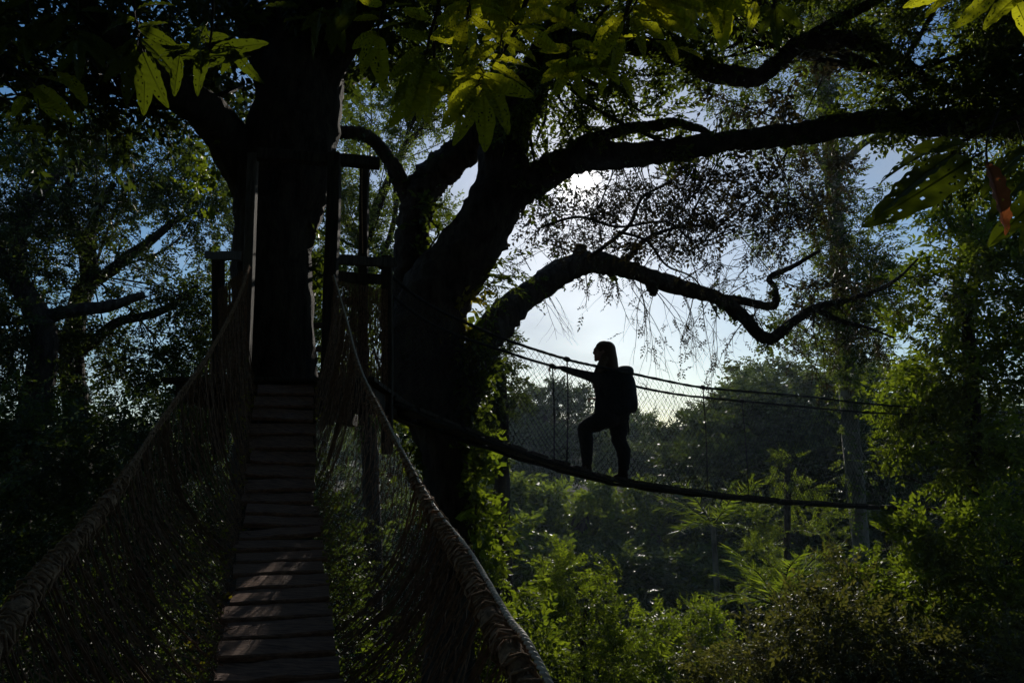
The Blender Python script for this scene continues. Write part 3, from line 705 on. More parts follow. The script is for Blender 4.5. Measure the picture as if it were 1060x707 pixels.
for key, n in (('a',150),('d',170),('g',120),('b',60),('c',40),('i',40),('f',25)):
    P_ = np.array([at(a,b_,Y) for a,b_,Y,r in limbs2[key]]); R_ = np.array([r*pxm(b_,Y) for a,b_,Y,r in limbs2[key]])
    q_ = catmull(np.hstack([P_,R_[:,None]]),10); c_ = g.choice([-1,1],12)
    k_ = np.clip((g.choice(g.integers(0,len(q_),14), n)+g.normal(0,3,n)).astype(int), 0, len(q_)-1)
    d_ = g.normal(0,1,(n,3)); d_[:,0] *= .4; d_ /= np.linalg.norm(d_,axis=1)[:,None]
    mp_.append((q_[k_,:3]+d_*q_[k_,3:4]*.95, d_+np.array([0,0,-.35])))
pp_ = np.vstack([a for a,b_ in mp_]); dd_ = np.vstack([b_ for a,b_ in mp_])
place(ms, LIB['vine']+LIB['fine'], pp_, dd_, g.uniform(.25,.75,len(pp_)), g); part(ms, 'moss_tufts', ['leaf_dark','twig'], t2)
part(tw, 'twig_work', 'twig', t2)
part(lf, 'hanging_leaves', ['leaf_silhouette','twig'], t2)
wd = MB()
b = [(520,110,8.6,50,35,.8,1.0),(580,100,8.4,45,35,.8,1.1),(640,95,8.3,45,35,.8,1.2),(610,135,8.5,40,22,.6,1.2),(555,150,8.7,30,22,.5,1.1),(670,120,8.3,35,18,.6,1.3),(690,150,8.4,45,12,.4,1.0),
     (500,60,8.7,60,45,.9,1.0),(570,40,8.3,60,45,.9,1.3),(650,50,8.2,60,40,.9,1.2),(720,30,8.1,50,35,1,1.5),
     (770,30,8.1,45,35,1,1.0),(860,20,8,60,30,1,1.1),(960,30,7.8,70,40,1.1,1.8),(1040,60,7.8,50,60,1.1,2.2),(940,95,7.9,50,30,.9,2.0),(1010,120,7.8,60,40,.9,2.6),(900,120,8,40,20,.6,1.3),(1000,170,7.8,55,25,.7,1.5),
     (1100,60,7.6,60,120,1.2,2),(700,-60,8,300,50,1.5,1.5),(1000,-60,7.8,200,60,1.5,1.8),(560,200,8.8,14,12,.3,.8)]
crown(b, 'small', g, t2, ('leaf_mid','twig'), wd, lambda c: at(560,60,8.5) if c[0] < 2 else at(925,80,8), .95)
b = [(640,205,11.8,60,26,.8,.6),(720,200,11.8,60,30,.8,.6),(700,248,11.9,60,26,.8,.55),(780,235,11.8,55,40,.8,.6),(590,235,11.8,45,24,.6,.5),(845,300,11.8,40,20,.6,.8),(850,200,11.5,50,40,.8,.6),(560,235,11.5,25,25,.5,.4),(770,110,8.6,50,25,.8,.5),(850,85,8.4,60,22,.8,.7),(740,170,8.6,110,12,.4,.5)]
crown(b, 'fine', g, t2, ('leaf_silhouette','twig'), wd, lambda c: at(665+(c[0]-1.6)*30,245,11.2), 1.15, name='sparse_crown', bk=4, wk=.35)
part(wd, 'twig_work', 'twig', t2)

# epiphytes and vines on T2
fr = thing('epiphytic_fern', 'arching fern with long drooping fronds on the leaning trunk', 'fern', at(500,285,8.9)); mb = MB(); m = 15
pos = np.array([at(g.uniform(492,512),g.uniform(270,300),8.85) for _ in range(m)]); d = np.stack([g.uniform(.0,1,m),g.normal(0,.5,m),g.uniform(-.7,.7,m)],1)
place(mb, LIB['fern'], pos, d, g.uniform(.5,1.0,m), g, .2); part(mb, 'frond', ['leaf_mid','twig'], fr)
for lab, cx, cy, Y, m, box in (('leafy vine clump on the trunk between the two forks', 445,240,9.0,40,(12,34)),
                    ('bright green creeper climbing the lower right edge of the leaning trunk', 492,520,8.9,150,(9,80)),
                    ('sunlit creeper hanging left of the leaning trunk under the far bridge start', 430,425,9.2,110,(14,50)),
                    ('leafy creeper on the trunk just under the arching limb', 490,390,8.9,100,(10,45)),
                    ('yellowish moss and creeper in the crook of the arching limb', 474,330,9.0,36,(16,20))):
    v = thing('climbing_vine', lab, 'vine', at(cx,cy,Y)); mb = MB()
    pos = np.array([at(cx+g.normal(0,box[0]*.5),cy+g.uniform(-box[1],box[1]),Y+g.normal(0,.12)) for _ in range(m)])
    place(mb, LIB['vine'], pos, g.normal(0,1,(m,3))+np.array([.3,-.2,-.2]), g.uniform(.5,1.1,m), g)
    part(mb, 'leaves', ['leaf_bright' if 'bright' in lab else 'leaf_yellow' if 'yellow' in lab else 'leaf_mid','twig'], v)
    sm = MB(); tube(sm, catmull([at(cx+g.normal(0,3),cy+k*box[1],Y+.03) for k in (-1,-.5,0,.5,1)],5), .012, 5); part(sm, 'stem', 'twig', v)
# dangling aerial root by platform
ar = thing('hanging_root', 'twisted reddish root hanging behind the right platform post', 'root', at(315,260,7.6)); mb = MB()
limb(mb, [(318,250,7.6,5),(310,280,7.6,4.5),(321,305,7.6,4),(318,330,7.6,5),(313,352,7.6,6),(312,392,7.6,4)], k=8, seed=9); part(mb, 'root_strand', 'pale_bark', ar, True)
ev = thing('climbing_vine', 'small leafy vine between the thick trunk and the platform post', 'vine', at(330,270,7.4)); mb = MB(); m = 50
pos = np.array([at(325+g.normal(0,8),265+g.normal(0,16),7.4+g.normal(0,.15)) for _ in range(m)]); place(mb, LIB['vine'], pos, g.normal(0,1,(m,3)), g.uniform(.5,1,m), g); part(mb, 'leaves', ['leaf_mid','twig'], ev)
ev = thing('climbing_vine', 'yellow lit leaves hanging beside the upper left of the thick trunk', 'vine', at(215,180,6.6)); mb = MB(); m = 34
pos = np.array([at(212+g.normal(0,8),182+g.normal(0,22),6.6+g.normal(0,.15)) for _ in range(m)]); place(mb, LIB['vine'], pos, g.normal(0,1,(m,3))+np.array([0,0,-.6]), g.uniform(.25,.6,m), g); part(mb, 'leaves', ['leaf_bright','twig'], ev)

def bgtree(label, base_px, Y, trunk_pts, blobs, libn, mats, scale=1., name='jungle_tree', group=None, bark='bark', orig=None, lims=(), cat='tree'):
    x = at(base_px, 500, Y)[0]; z = float(gz(x, Y)); root = thing(name, label, cat, (x,Y,z), group)
    mb = MB(); P = [np.array((x,Y,z-.3))]+[at(a,b,Y_) for a,b,Y_,r in trunk_pts]; R = [trunk_pts[0][3]*pxm(400,Y)*1.5]+[r*pxm(b,Y_) for a,b,Y_,r in trunk_pts]
    PR = catmull(np.hstack([np.array(P),np.array(R)[:,None]]), 7); tube(mb, PR[:,:3], np.maximum(PR[:,3],.01), 12, rough=.05, lump=.08, seed=int(Y*7))
    for l in lims: limb(mb, l, k=8, seed=int(l[0][0]))
    part(mb, 'trunk', bark, root, True)
    wd = MB()
    def near_trunk(c):
        dd = np.hypot(PR[:,0]-c[0], PR[:,1]-c[1]); ok = PR[:,2] < c[2]-.3*dd-.1
        return PR[np.where(ok)[0][-1],:3] if ok.any() else PR[max(1,len(PR)//3),:3]
    o = orig if orig is not None else near_trunk
    crown(blobs, libn, g, root, mats, wd, o, scale, wk=.5); part(wd, 'twig_work', 'twig', root)
    return root
# left background trees
bgtree('crooked dark tree at the far left edge with snaking limbs against blue sky', 20, 15, [(15,640,15,15),(18,560,15,14),(20,480,15,14),(38,410,15,14),(45,360,15,13),(38,325,15,12),(18,290,15,10),(-5,260,15,9),(-30,220,15,7)],
  [(20,190,15,60,45,2.2,1.5),(40,260,15.5,60,40,2,1.2),(10,340,15,55,45,2,1.5),(30,420,15,60,45,2,1.9),(70,330,16,40,40,2,.9),(-30,280,15,60,140,2,2)], 'small', ('leaf_dark','twig'), 1.15, orig=at(30,320,15),
  lims=[[(18,300,15,9),(20,240,15,8),(38,205,15,7),(60,180,15.3,5),(95,165,15.6,3)],[(40,330,15,8),(75,322,15.2,7),(110,318,15.5,6),(150,305,15.8,4)]])
bgtree('dark tree with forked wavy limbs left of the thick trunk', 80, 17, [(78,600,17,14),(80,500,17,13),(78,420,17,12),(76,360,17,11),(82,310,17,10),(92,290,17,9)],
  [(100,170,17,60,40,2.4,1.5),(165,165,17.5,55,45,2.4,1.4),(205,220,17.5,45,50,2.2,1.4),(130,240,18,50,40,2,.8),(170,300,17.5,55,38,2.2,1.3),(215,330,18,40,40,2,1.4),(120,370,17.5,60,32,2,1.5),(190,390,17.5,60,35,2,1.7),(60,150,17,50,40,2,1.5),(90,215,17.5,40,30,2,.8)],
  'small', ('leaf_dark','twig'), 1.25, orig=at(95,285,17),
  lims=[[(92,290,17,8),(86,255,17,6.5),(76,232,17,5.5),(68,215,17,4.5),(72,185,17,3)],[(97,290,17,7),(94,265,17,6),(93,243,17,5),(102,216,17,4),(118,190,17.2,3)],[(95,292,17,7),(115,280,17,6),(131,266,17,5.5),(158,248,17.2,4.5),(185,225,17.5,3)],
        [(80,365,17,7),(100,350,17,6),(122,333,17.2,5),(167,322,17.5,4),(206,296,17.8,3)],[(78,390,17,7),(60,350,17,6),(40,330,17,5)]])
bgtree('lower leafy tree filling the left side behind the rope net', 150, 13, [(150,700,13,8),(150,600,13,8),(148,520,13,7),(146,450,13,6)],
  [(60,470,13,70,50,1.8,1.8),(150,450,13,60,45,1.8,1.6),(215,440,13.5,45,50,1.6,1.6),(30,560,13,70,55,1.8,1.9),(120,560,13,70,60,1.8,1.9),(210,540,13,60,60,1.8,1.9),(100,660,13,140,60,2,1.8),(-20,480,13,60,90,2,2),(300,620,13,80,120,2,1.6)], 'small', ('leaf_dark','twig'), 1.2)
bgtree('airy tree with yellow green leaves seen between platform post and forked trunk', 385, 19, [(385,640,19,10),(385,520,19,9),(380,420,19,9),(370,340,19,8),(375,270,19,6),(390,210,19,4)],
  [(350,190,19,35,30,2,1.3),(360,240,19,40,40,2,1.7),(400,240,19,30,40,2,1.4),(350,310,19,45,40,2,1.6),(390,320,19,30,35,2,1.5),(470,230,19,25,30,1.6,1.0),(385,110,18,60,38,2,1.2),(455,110,18,40,35,2,1.2),(385,170,18,45,28,2,1.1),(430,130,18,30,30,2,.8),(400,400,19,50,50,2,1.8),(330,380,19,50,50,2,1.7),(240,320,19,40,50,2,1.4),(230,200,19,30,45,2,1.0),(455,60,18,60,40,2,.9),(320,300,19,30,50,2,1.2),(230,400,19,60,50,2,1.6)], 'small', ('leaf_mid','twig'), 1.2, orig=at(378,260,19),
  lims=[[(378,260,19,4),(350,215,19,3),(335,175,19,2)],[(375,285,19,4),(400,255,19,3),(410,205,19,2.5),(400,165,19,2)],[(380,230,19,3),(420,150,18.6,2),(455,120,18.3,1.5)]])
bgtree('pale fringed tree clinging right of the leaning trunk below the arch', 520, 15, [(522,700,15,9),(522,600,15,9),(520,520,15,8),(520,450,15,7),(520,390,15,5)],
  [(515,370,15,26,18,1,1.8),(520,405,15,24,25,1,2.2),(500,420,15,26,26,1,2),(515,345,15,22,22,1,1.1),(500,460,15,26,25,1,2.0)], 'small', ('leaf_dark','twig'), 1.0)
# T5 tall slender tree on right
bgtree('tall slender pale trunk wrapped in creepers right of the sky gap', 905, 22, [(897,640,22,10),(893,590,22,9),(885,500,22,9),(878,400,22,8.5),(870,300,22,8),(864,220,22,7.5),(858,140,22,8),(850,70,22,6.5),(846,20,22,5),(840,-60,22,3)],
  [(870,250,21.5,30,50,1,1.1),(885,300,21.5,40,45,1.2,1.6),(850,330,21.5,45,30,1.2,1.0),(900,340,21.5,40,35,1.2,1.6),(905,260,22,25,40,1,1.0),(850,180,22,40,45,1.5,.7),(820,120,22,40,40,1.5,.7),(900,200,22,25,40,1.5,.55),(870,90,22,45,35,1.5,.9),(800,60,22,50,40,1.5,.9),(740,100,22,50,30,1.5,.5),(820,10,22,70,30,1.5,1.3),(890,30,22,50,30,1.5,1.3),
   (810,230,22,40,40,1.5,.5),(880,390,21,40,25,1,.7),(730,30,21,60,30,1.5,.9)], 'small', ('leaf_mid','twig'), 1.45, bark='pale_bark', cat='tree',
  lims=[[(866,180,22,5),(880,162,21.8,4),(895,148,21.5,3.5),(915,140,21,2.5)],[(862,185,22,4),(845,160,22,3),(835,130,22,2)],[(868,260,22,4),(850,220,22,3),(838,190,22,2)]])
sv = thing('climbing_vine', 'creeper leaves wrapped round the tall slender trunk', 'vine', at(880,450,21.6)); mb = MB(); m = 260
yy = g.uniform(120,600,m); pos = np.array([at(np.interp(y,[60,590],[850,893])+g.choice([-8,8])+g.normal(0,3),y,21.6+g.normal(0,.1)) for y in yy]); place(mb, LIB['mid'], pos, g.normal(0,1,(m,3)), g.uniform(.6,1.1,m), g); part(mb, 'leaves', ['leaf_mid','twig'], sv)

# T6 right foliage, nearer
bgtree('dense sunlit leafy tree filling the right edge above the far bridge', 1010, 12.5, [(1015,760,12.5,9),(1012,600,12.5,8),(1008,500,12.5,8),(1005,400,12.5,7),(1000,300,12.5,5)],
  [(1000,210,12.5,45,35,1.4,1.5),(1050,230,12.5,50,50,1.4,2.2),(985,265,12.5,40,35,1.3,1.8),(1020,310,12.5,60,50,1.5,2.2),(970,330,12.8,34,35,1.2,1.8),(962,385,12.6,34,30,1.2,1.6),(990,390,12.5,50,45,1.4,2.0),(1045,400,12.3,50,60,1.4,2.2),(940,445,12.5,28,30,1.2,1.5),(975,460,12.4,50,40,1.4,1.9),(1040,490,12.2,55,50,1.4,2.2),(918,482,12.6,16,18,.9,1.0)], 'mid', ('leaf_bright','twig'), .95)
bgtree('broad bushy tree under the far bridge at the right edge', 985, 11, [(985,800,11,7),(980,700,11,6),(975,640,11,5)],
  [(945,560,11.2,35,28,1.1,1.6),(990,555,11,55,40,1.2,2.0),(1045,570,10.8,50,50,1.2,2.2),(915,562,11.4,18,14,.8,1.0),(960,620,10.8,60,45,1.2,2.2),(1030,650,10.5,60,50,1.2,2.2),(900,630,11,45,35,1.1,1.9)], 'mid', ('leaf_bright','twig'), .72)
# low shrubs bottom right
for lab, bx, Y, bl, mt in (('brown green glossy shrub at the bottom right corner of the valley', 930, 9.5, [(880,670,9.6,60,40,1,2.2),(960,690,9.4,60,40,1,2.2),(1040,700,9.2,60,45,1,2.2),(920,740,9,120,40,1,2),(840,640,9.9,40,25,.8,1.8)], 'leaf_olive'),
                       ('glossy small leaved shrub at the bottom right of centre', 790, 11, [(790,680,11,55,30,1,2.2),(740,700,11,40,22,1,2.0),(840,690,10.7,45,35,1,2.2),(800,730,10.6,120,30,1,2),(870,600,11.6,28,20,.7,1.6),(825,640,11.3,30,20,.8,1.6)], 'leaf_olive')):
    bgtree(lab, bx, Y, [(bx,900,Y,4),(bx,800,Y,3.5),(bx,740,Y,3)], bl, 'small', (mt,'twig'), .9, name='shrub', cat='shrub')
# fern-like sunlit foliage in lower centre
bgtree('bright feathery young tree in the lower centre above the valley', 600, 13, [(598,900,13,4),(600,800,13,4),(602,720,13,3.5),(604,660,13,3),(606,630,13,2)],
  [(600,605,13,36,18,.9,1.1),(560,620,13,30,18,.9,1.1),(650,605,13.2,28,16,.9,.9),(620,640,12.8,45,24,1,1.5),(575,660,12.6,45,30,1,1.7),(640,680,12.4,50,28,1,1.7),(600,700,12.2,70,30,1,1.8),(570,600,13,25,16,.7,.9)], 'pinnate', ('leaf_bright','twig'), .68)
bgtree('vivid light green shrub just right of the near handrail', 520, 10, [(520,900,10,4),(520,800,10,3),(520,700,10,3)],
  [(505,560,10.3,18,28,.6,1.1),(515,610,10.2,28,26,.7,1.5),(545,640,10,32,24,.8,1.5),(530,690,9.8,45,32,.8,1.9),(480,650,9.8,40,50,.8,2.0),(440,690,9.8,50,40,.8,1.8),(500,590,10.3,20,26,.6,1.3)], 'mid', ('leaf_bright','twig'), .75, name='shrub', cat='shrub')
bgtree('low leafy tree with round clumps right of the lower centre', 700, 15, [(705,850,15,5),(705,760,15,4.5),(705,700,15,4)],
  [(690,655,15,30,18,1,1.7),(730,650,15,26,16,1,1.6),(715,640,15.3,26,15,1,1.3),(670,690,14.6,36,22,1,1.9),(720,695,14.4,40,22,1,1.9),(745,670,15,22,18,1,1.6)], 'mid', ('leaf_bright','twig'), .7)
# young tiered tree
bgtree('young pagoda tree with pale tiers of leaves below the far bridge', 815, 26, [(815,680,26,4),(815,620,26,4),(815,560,26,3.5),(815,500,26,3),(815,468,26,2)],
  [(815,478,26,12,8,.6,1.1),(800,496,26,26,7,1.0,1.1),(838,503,26,34,6,1,1.0),(812,520,26,34,8,1.2,1.2),(850,530,26,30,8,1.2,1.0),(785,540,26,26,9,1.2,1.0),(820,550,26,38,10,1.4,1.2),(790,575,26,28,12,1.4,1.2),(870,490,26,10,14,.6,.7),(830,585,26,36,20,1.4,1.3),(785,610,26,30,16,1.4,1.3)], 'pinnate', ('leaf_bright','twig'), .75)
# palm
def palm(label, px, py, Y, n, sc, seed, name='palm_tree'):
    c = at(px, py, Y); z = float(gz(c[0], Y)); root = thing(name, label, 'palm', (c[0],Y,z))
    mb = MB(); tube(mb, catmull([(c[0]+.3,Y,z-.2),(c[0]+.1,Y,(z+c[2])/2),tuple(c)],6), np.linspace(.16,.09,13), 9, rough=.04); part(mb, 'trunk', 'pale_bark', root, True)
    gg = np.random.default_rng(seed); a = np.linspace(0,2*np.pi,n,endpoint=False)+gg.normal(0,.2,n); el = gg.uniform(.2,1.2,n)
    d = np.stack([np.cos(a)*np.cos(el),np.sin(a)*np.cos(el),np.sin(el)],1)
    mb = MB(); place(mb, LIB['palm'], np.repeat(c[None],n,0), d, np.full(n,sc)*gg.uniform(.7,1.1,n), gg, .15); part(mb, 'frond', ['leaf_bright','twig'], root)
palm('small palm with upright feathery fronds in the valley', 806, 628, 20, 14, .8, 5)
palm('shaded palm with drooping fronds left of the valley palm', 738, 545, 28, 12, .9, 6)
palm('low palm crown half hidden at the lower right of centre', 770, 600, 34, 10, .8, 8)

# hillside forest: individual trees
TOPZ = {}
def proto_tree(kind, seed):
    gg = np.random.default_rng(seed); root = bpy.data.objects.new('forest_tree', None); COL.objects.link(root)
    mb = MB(); hh = {'dome':9,'column':7.5,'tall':14}[kind]
    path = catmull([(0,0,-.5),(gg.normal(0,.2),gg.normal(0,.2),hh*.45),(gg.normal(0,.5),gg.normal(0,.5),hh*.85)],6); tube(mb, path, np.linspace(.38,.12,len(path)), 9, rough=.05, cap=False)
    cr = MB()
    if kind == 'dome': bl = [((gg.normal(0,1.9),gg.normal(0,1.9),hh*.62+gg.uniform(-1.6,1.6)),(2.4,2.4,1.8),420) for _ in range(9)]+[((0,0,hh*.75),(3,3,2.2),500)]
    elif kind == 'tall': bl = [((gg.normal(0,2.4),gg.normal(0,2.4),hh*.72+gg.uniform(-3,2.4)),(2.6,2.6,2.0),420) for _ in range(14)]
    else: bl = [((gg.normal(0,.4),gg.normal(0,.4),z),(1.5*(1-.09*z)+.8,1.5*(1-.09*z)+.8,1.3),420) for z in np.linspace(1.0,hh-1.0,7)]
    for c, r, n in bl:
        P, D, cc = blob_points(np.array(c), np.array(r), n, gg, 14, .13, .75)
        place(cr, LIB['far'], P, D, gg.uniform(.5,1.0,n), gg)
        e0 = path[gg.integers(len(path)//2, len(path))]; tube(mb, catmull([e0,(e0+np.array(c))/2+gg.normal(0,.3,3),c],4), np.linspace(.12,.04,9), 5, cap=False)
    TOPZ[kind] = float(np.percentile(np.concatenate(cr.V)[:,2], 99.7)); t = mb.build('trunk', 'bark', root, True); k = cr.build('crown', ['leaf_mid' if kind == 'column' else 'leaf_far','twig'], root)
    return root
PROT = {('dome',1):None,('dome',2):None,('tall',3):None,('tall',4):None,('column',5):None,('column',6):None}
used = {}
def forest(kind, var, px, ptop, Y, label, group, sc=None, w=1.):
    p = at(px, ptop, Y); z = float(gz(p[0], Y)); key = (kind,var)
    if PROT[key] is None: r = PROT[key] = proto_tree(kind, var*13)
    else:
        src = PROT[key]; r = src.copy(); COL.objects.link(r)
        for ch in list(src.children): c = ch.copy(); COL.objects.link(c); c.parent = r
    s = max(.35, (p[2]-z)/TOPZ[kind]); r.location = (p[0], Y, z); r.scale = (s*w, s*w, s); r.rotation_euler = (0,0,float(g.uniform(0,6.28)))
    tag(r, label, 'tree', group)
FG = 'forest trees on the far hillside'; FL = 'hazy dark tree on the far hillside behind the hiker'
# named nearer ones
forest('tall',3,800,372,55,'huge rounded dark tree right of the hiker behind the ropes',None,w=1.3)
forest('dome',1,866,385,50,'round dark tree behind the slender creeper trunk',None,w=1.3)
forest('dome',2,905,430,45,'dark tree crown just right of the slender creeper trunk',None,w=1.2)
forest('tall',4,762,402,62,'dark tree at the left shoulder of the huge rounded tree',None,w=1.1)
forest('column',5,592,498,42,'vine covered dark column of foliage below the hiker, left one of a pair',None,w=1.0)
forest('column',6,665,505,42,'vine covered dark column of foliage below the hiker, right one of a pair',None,w=1.2)
forest('column',6,520,470,40,'dark vine draped tree mass beside the leaning trunk',None,w=1.1)
forest('column',5,735,520,46,'dark draped foliage column left of the valley palms',None,w=.9)
forest('dome',2,565,398,75,'dark crown left of the hiker, just under the sky',None)
forest('dome',1,648,424,80,'rounded tree top directly behind the hiker at the skyline',None)
forest('column',6,548,535,34,'leafy draped bush column at the foot of the leaning trunk',None,w=1.2)
forest('dome',2,630,560,36,'low dark rounded tree between the lower feathery tree and the twin columns',None,w=1.3)
forest('column',5,700,560,38,'low leaf covered mound right of the twin columns',None,w=1.5)
forest('dome',1,775,560,40,'dark low tree behind the small valley palm',None,w=1.2)
forest('dome',2,850,575,38,'dark low tree left of the foot of the slender trunk',None,w=1.3)
forest('column',6,480,520,36,'dark draped column partly behind the leaning trunk',None,w=1.2)
gg = np.random.default_rng(15); kinds = [('dome',1),('dome',2),('tall',3),('tall',4)]
for row, (Y, top, n) in enumerate(((100,415,15),(84,425,11),(68,452,9),(56,480,10),(46,520,9),(36,560,9))):
    for i in range(n):
        px = -40+1160*(i+.5)/n+gg.uniform(-25,25); k = kinds[gg.integers(0, len(kinds))]
        if px < 380 and Y > 90: continue
        if Y < 60 and 470 < px < 900: continue
        tp = top+gg.uniform(-14,16)+(24 if 575 < px < 735 and Y > 75 else 0)
        forest(k[0],k[1],px,tp,Y+gg.uniform(-5,5),FL,FG,w=gg.uniform(.8,1.15))
# undergrowth
mb = MB(); m = 9000; gg = np.random.default_rng(33)
yy = 5+75*gg.random(m)**1.3; xx = gg.uniform(-1,1,m)*(6+yy*.95); P = np.stack([xx,yy,gz(xx,yy)+gg.uniform(0,1.2,m)],1)
D = gg.normal(0,1,(m,3)); D[:,2] = np.abs(D[:,2]); place(mb, LIB['broad'], P, D, gg.uniform(1.2,3.4,m), gg)
tag(mb.build('undergrowth', ['leaf_dark','twig']), 'green leafy undergrowth covering the valley floor', 'undergrowth', kind='stuff')

# ------------------------------------------------------------ overhanging boughs of large holed leaves
def big_leaf_mesh(seed, L=.26, W=.115, mat='big_leaf', holes=.06):
    gg = np.random.default_rng(seed); nx, ny = 38, 14
    t = np.linspace(0,1,nx+1); prof = np.sin(np.pi*t**.9)**.55*(1-.12*t); prof[0] = .03; prof[-1] = .0
    u = np.linspace(-1,1,ny+1)
    bend = gg.uniform(.1,.35); tw = gg.normal(0,.3)
    V = []
    for i in range(nx+1):
        for j in range(ny+1):
            y = u[j]*prof[i]*W/2*(1+.05*np.sin(t[i]*23+seed)); x = t[i]*L; z = -bend*L*t[i]**2+abs(y)*.35+.004*np.sin(t[i]*40+abs(u[j])*3)*abs(u[j])
            a = tw*t[i]; V.append((x, y*np.cos(a)-z*0, z+y*np.sin(a)))
    Fq = []; 
    cl = gg.uniform(0,1,(7,2)); 
    for i in range(nx):
        for j in range(ny):
            x_, y_ = i/nx, j/ny; near = min(np.hypot(x_-a_, y_-b_) for a_, b_ in cl)
            pr = holes*(4.0 if near < .12 else .8)
            if gg.random() < pr and 1 < i < nx-1 and abs(j-ny/2) > 1 and 1 < j < ny-2: continue
            a = i*(ny+1)+j; Fq.append([a, a+ny+1, a+ny+2, a+1])
    mb = MB(); mb.add(np.array(V), Fq); mid = np.array([V[i*(ny+1)+ny//2] for i in range(0,nx+1,4)]); mid = mid-np.array([0,0,.001])
    pre = np.array([[-.03,0,.004]]); tube(mb, np.vstack([pre, mid]), np.linspace(.0026,.0006,len(mid)+1), 4, cap=False)
    o = mb.build('leaf', mat, None, True); me = o.data; bpy.data.objects.remove(o); return me
LEAFM = [big_leaf_mesh(i, .26, (.084,.094,.104)[i%3]) for i in range(6)]
LEAFS = [big_leaf_mesh(i+20, .26, (.078,.088)[i%2], 'painted_shade_leaf') for i in range(3)]
DEAD = big_leaf_mesh(53, .24, .085, 'dead_leaf', .01)
def bough(label, stem, leaves, Y, seed, painted_shade=False):
    """stem: list of (px,py) ; leaves: (base px, base py, tip px, tip py)"""
    gg = np.random.default_rng(seed); root = thing('large_leaved_bough', label, 'branch', at(stem[0][0],stem[0][1],Y))
    for st in ([stem] if not isinstance(stem[0], list) else stem): pass
    mb = MB(); P = catmull([at(x,y,Y+.02*i) for i,(x,y) in enumerate(stem)],6); tube(mb, P, np.linspace(.014,.005,len(P)), 6)
    for i,(bx,by,tx,ty) in enumerate(leaves):
        yb = Y+gg.normal(0,.10); b_ = at(bx,by,yb); t_ = at(tx,ty,yb+gg.normal(-.01,.03)); d = t_-b_; Ln = np.linalg.norm(d); d /= Ln
        k = np.argmin(np.linalg.norm(P-b_,axis=1)); tube(mb, catmull([P[k],(P[k]+b_)/2+gg.normal(0,.01,3),b_],4), .003, 4)
        cd = b_-np.array([0,0,H]); cd /= np.linalg.norm(cd)
        n = -cd*gg.uniform(.5,1)+np.array([gg.normal(0,.35),0,.45+gg.normal(0,.3)])     # leaf faces roughly the camera from below
        y = np.cross(n, d); y /= np.linalg.norm(y); z = np.cross(d, y)
        me = LEAFS[gg.integers(0,3)] if painted_shade else LEAFM[gg.integers(0,6)]; o = bpy.data.objects.new('leaf', me); COL.objects.link(o); o.parent = root
        s = Ln/.26*1.03; Mx = Matrix(((d[0]*s,y[0]*s,z[0]*s,b_[0]-root.location[0]),(d[1]*s,y[1]*s,z[1]*s,b_[1]-root.location[1]),(d[2]*s,y[2]*s,z[2]*s,b_[2]-root.location[2]),(0,0,0,1)))
        o.matrix_local = Mx
    part(mb, 'stem', 'twig', root, True)
    return root
bough('olive holed leaves hanging in pairs above and left of the sun', [(590,-160),(570,-60),(545,0),(537,25),(520,55),(505,80)],
  [(505,60,558,68),(505,66,552,90),(500,78,545,100),(500,82,530,125),(495,85,462,102),(492,90,460,128),(495,100,470,148),(500,95,505,150),(520,40,555,58),(520,35,560,18),(515,45,478,68),(510,50,470,60),(530,20,575,12),(525,18,480,8),(530,30,505,5),(540,30,575,50),(497,70,468,85)], 2.7, 1)
bough('dark drooping holed leaves at the upper left of the sunlit pairs', [(470,-160),(462,-60),(455,0),(447,30),(440,60)],
  [(440,58,402,78),(440,62,405,100),(440,66,425,118),(443,66,452,108),(446,60,470,80),(442,50,410,60),(450,40,480,42),(445,38,412,35),(448,25,478,12),(445,20,415,8),(452,5,425,-12),(455,5,490,-8),(442,66,412,130)], 3.0, 2)
bough('row of long olive leaves at the top right of the sun', [(690,-180),(680,-80),(660,-20),(650,10),(640,40)],
  [(650,8,610,18),(648,15,612,40),(645,22,618,62),(643,35,635,72),(655,12,690,40),(655,8,700,22),(660,0,740,12),(662,-5,735,-2),(655,18,668,58),(665,-10,720,-22),(668,2,722,32),(650,0,620,-15),(690,22,738,30),(700,50,728,56),(690,42,700,62)], 2.9, 3)
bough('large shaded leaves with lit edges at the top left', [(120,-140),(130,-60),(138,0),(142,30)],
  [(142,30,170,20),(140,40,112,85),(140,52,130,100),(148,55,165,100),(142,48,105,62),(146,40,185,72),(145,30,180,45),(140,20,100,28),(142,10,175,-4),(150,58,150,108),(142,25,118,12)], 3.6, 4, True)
bough('three long lit leaves at the far left edge', [(-120,-120),(-60,-10),(0,60),(40,88)],
  [(38,90,70,118),(36,92,52,120),(30,92,45,100),(25,100,12,118),(48,138,8,125),(60,75,90,98),(40,80,76,84)], 3.4, 5)
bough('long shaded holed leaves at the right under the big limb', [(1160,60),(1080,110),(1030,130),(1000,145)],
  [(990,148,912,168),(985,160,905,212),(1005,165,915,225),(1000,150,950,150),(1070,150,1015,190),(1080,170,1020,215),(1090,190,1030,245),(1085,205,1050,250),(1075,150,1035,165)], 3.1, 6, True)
bough('short holed leaves at the top centre left of the light bark limb', [(395,-150),(400,-60),(398,0),(390,35)],
  [(390,34,362,48),(390,36,372,72),(392,38,392,84),(394,30,420,20),(392,20,366,18),(398,10,425,0),(396,5,368,-2),(402,-10,440,-18)], 3.2, 11)
bough('small cluster of holed leaves straight above the sun', [(600,-170),(598,-60),(596,-5),(590,40),(586,70)],
  [(586,68,560,84),(586,70,576,100),(588,70,604,98),(588,62,618,78),(590,50,560,52),(592,45,622,50),(594,30,628,28),(592,25,562,30),(596,5,632,-2),(596,0,566,8)], 3.3, 12)
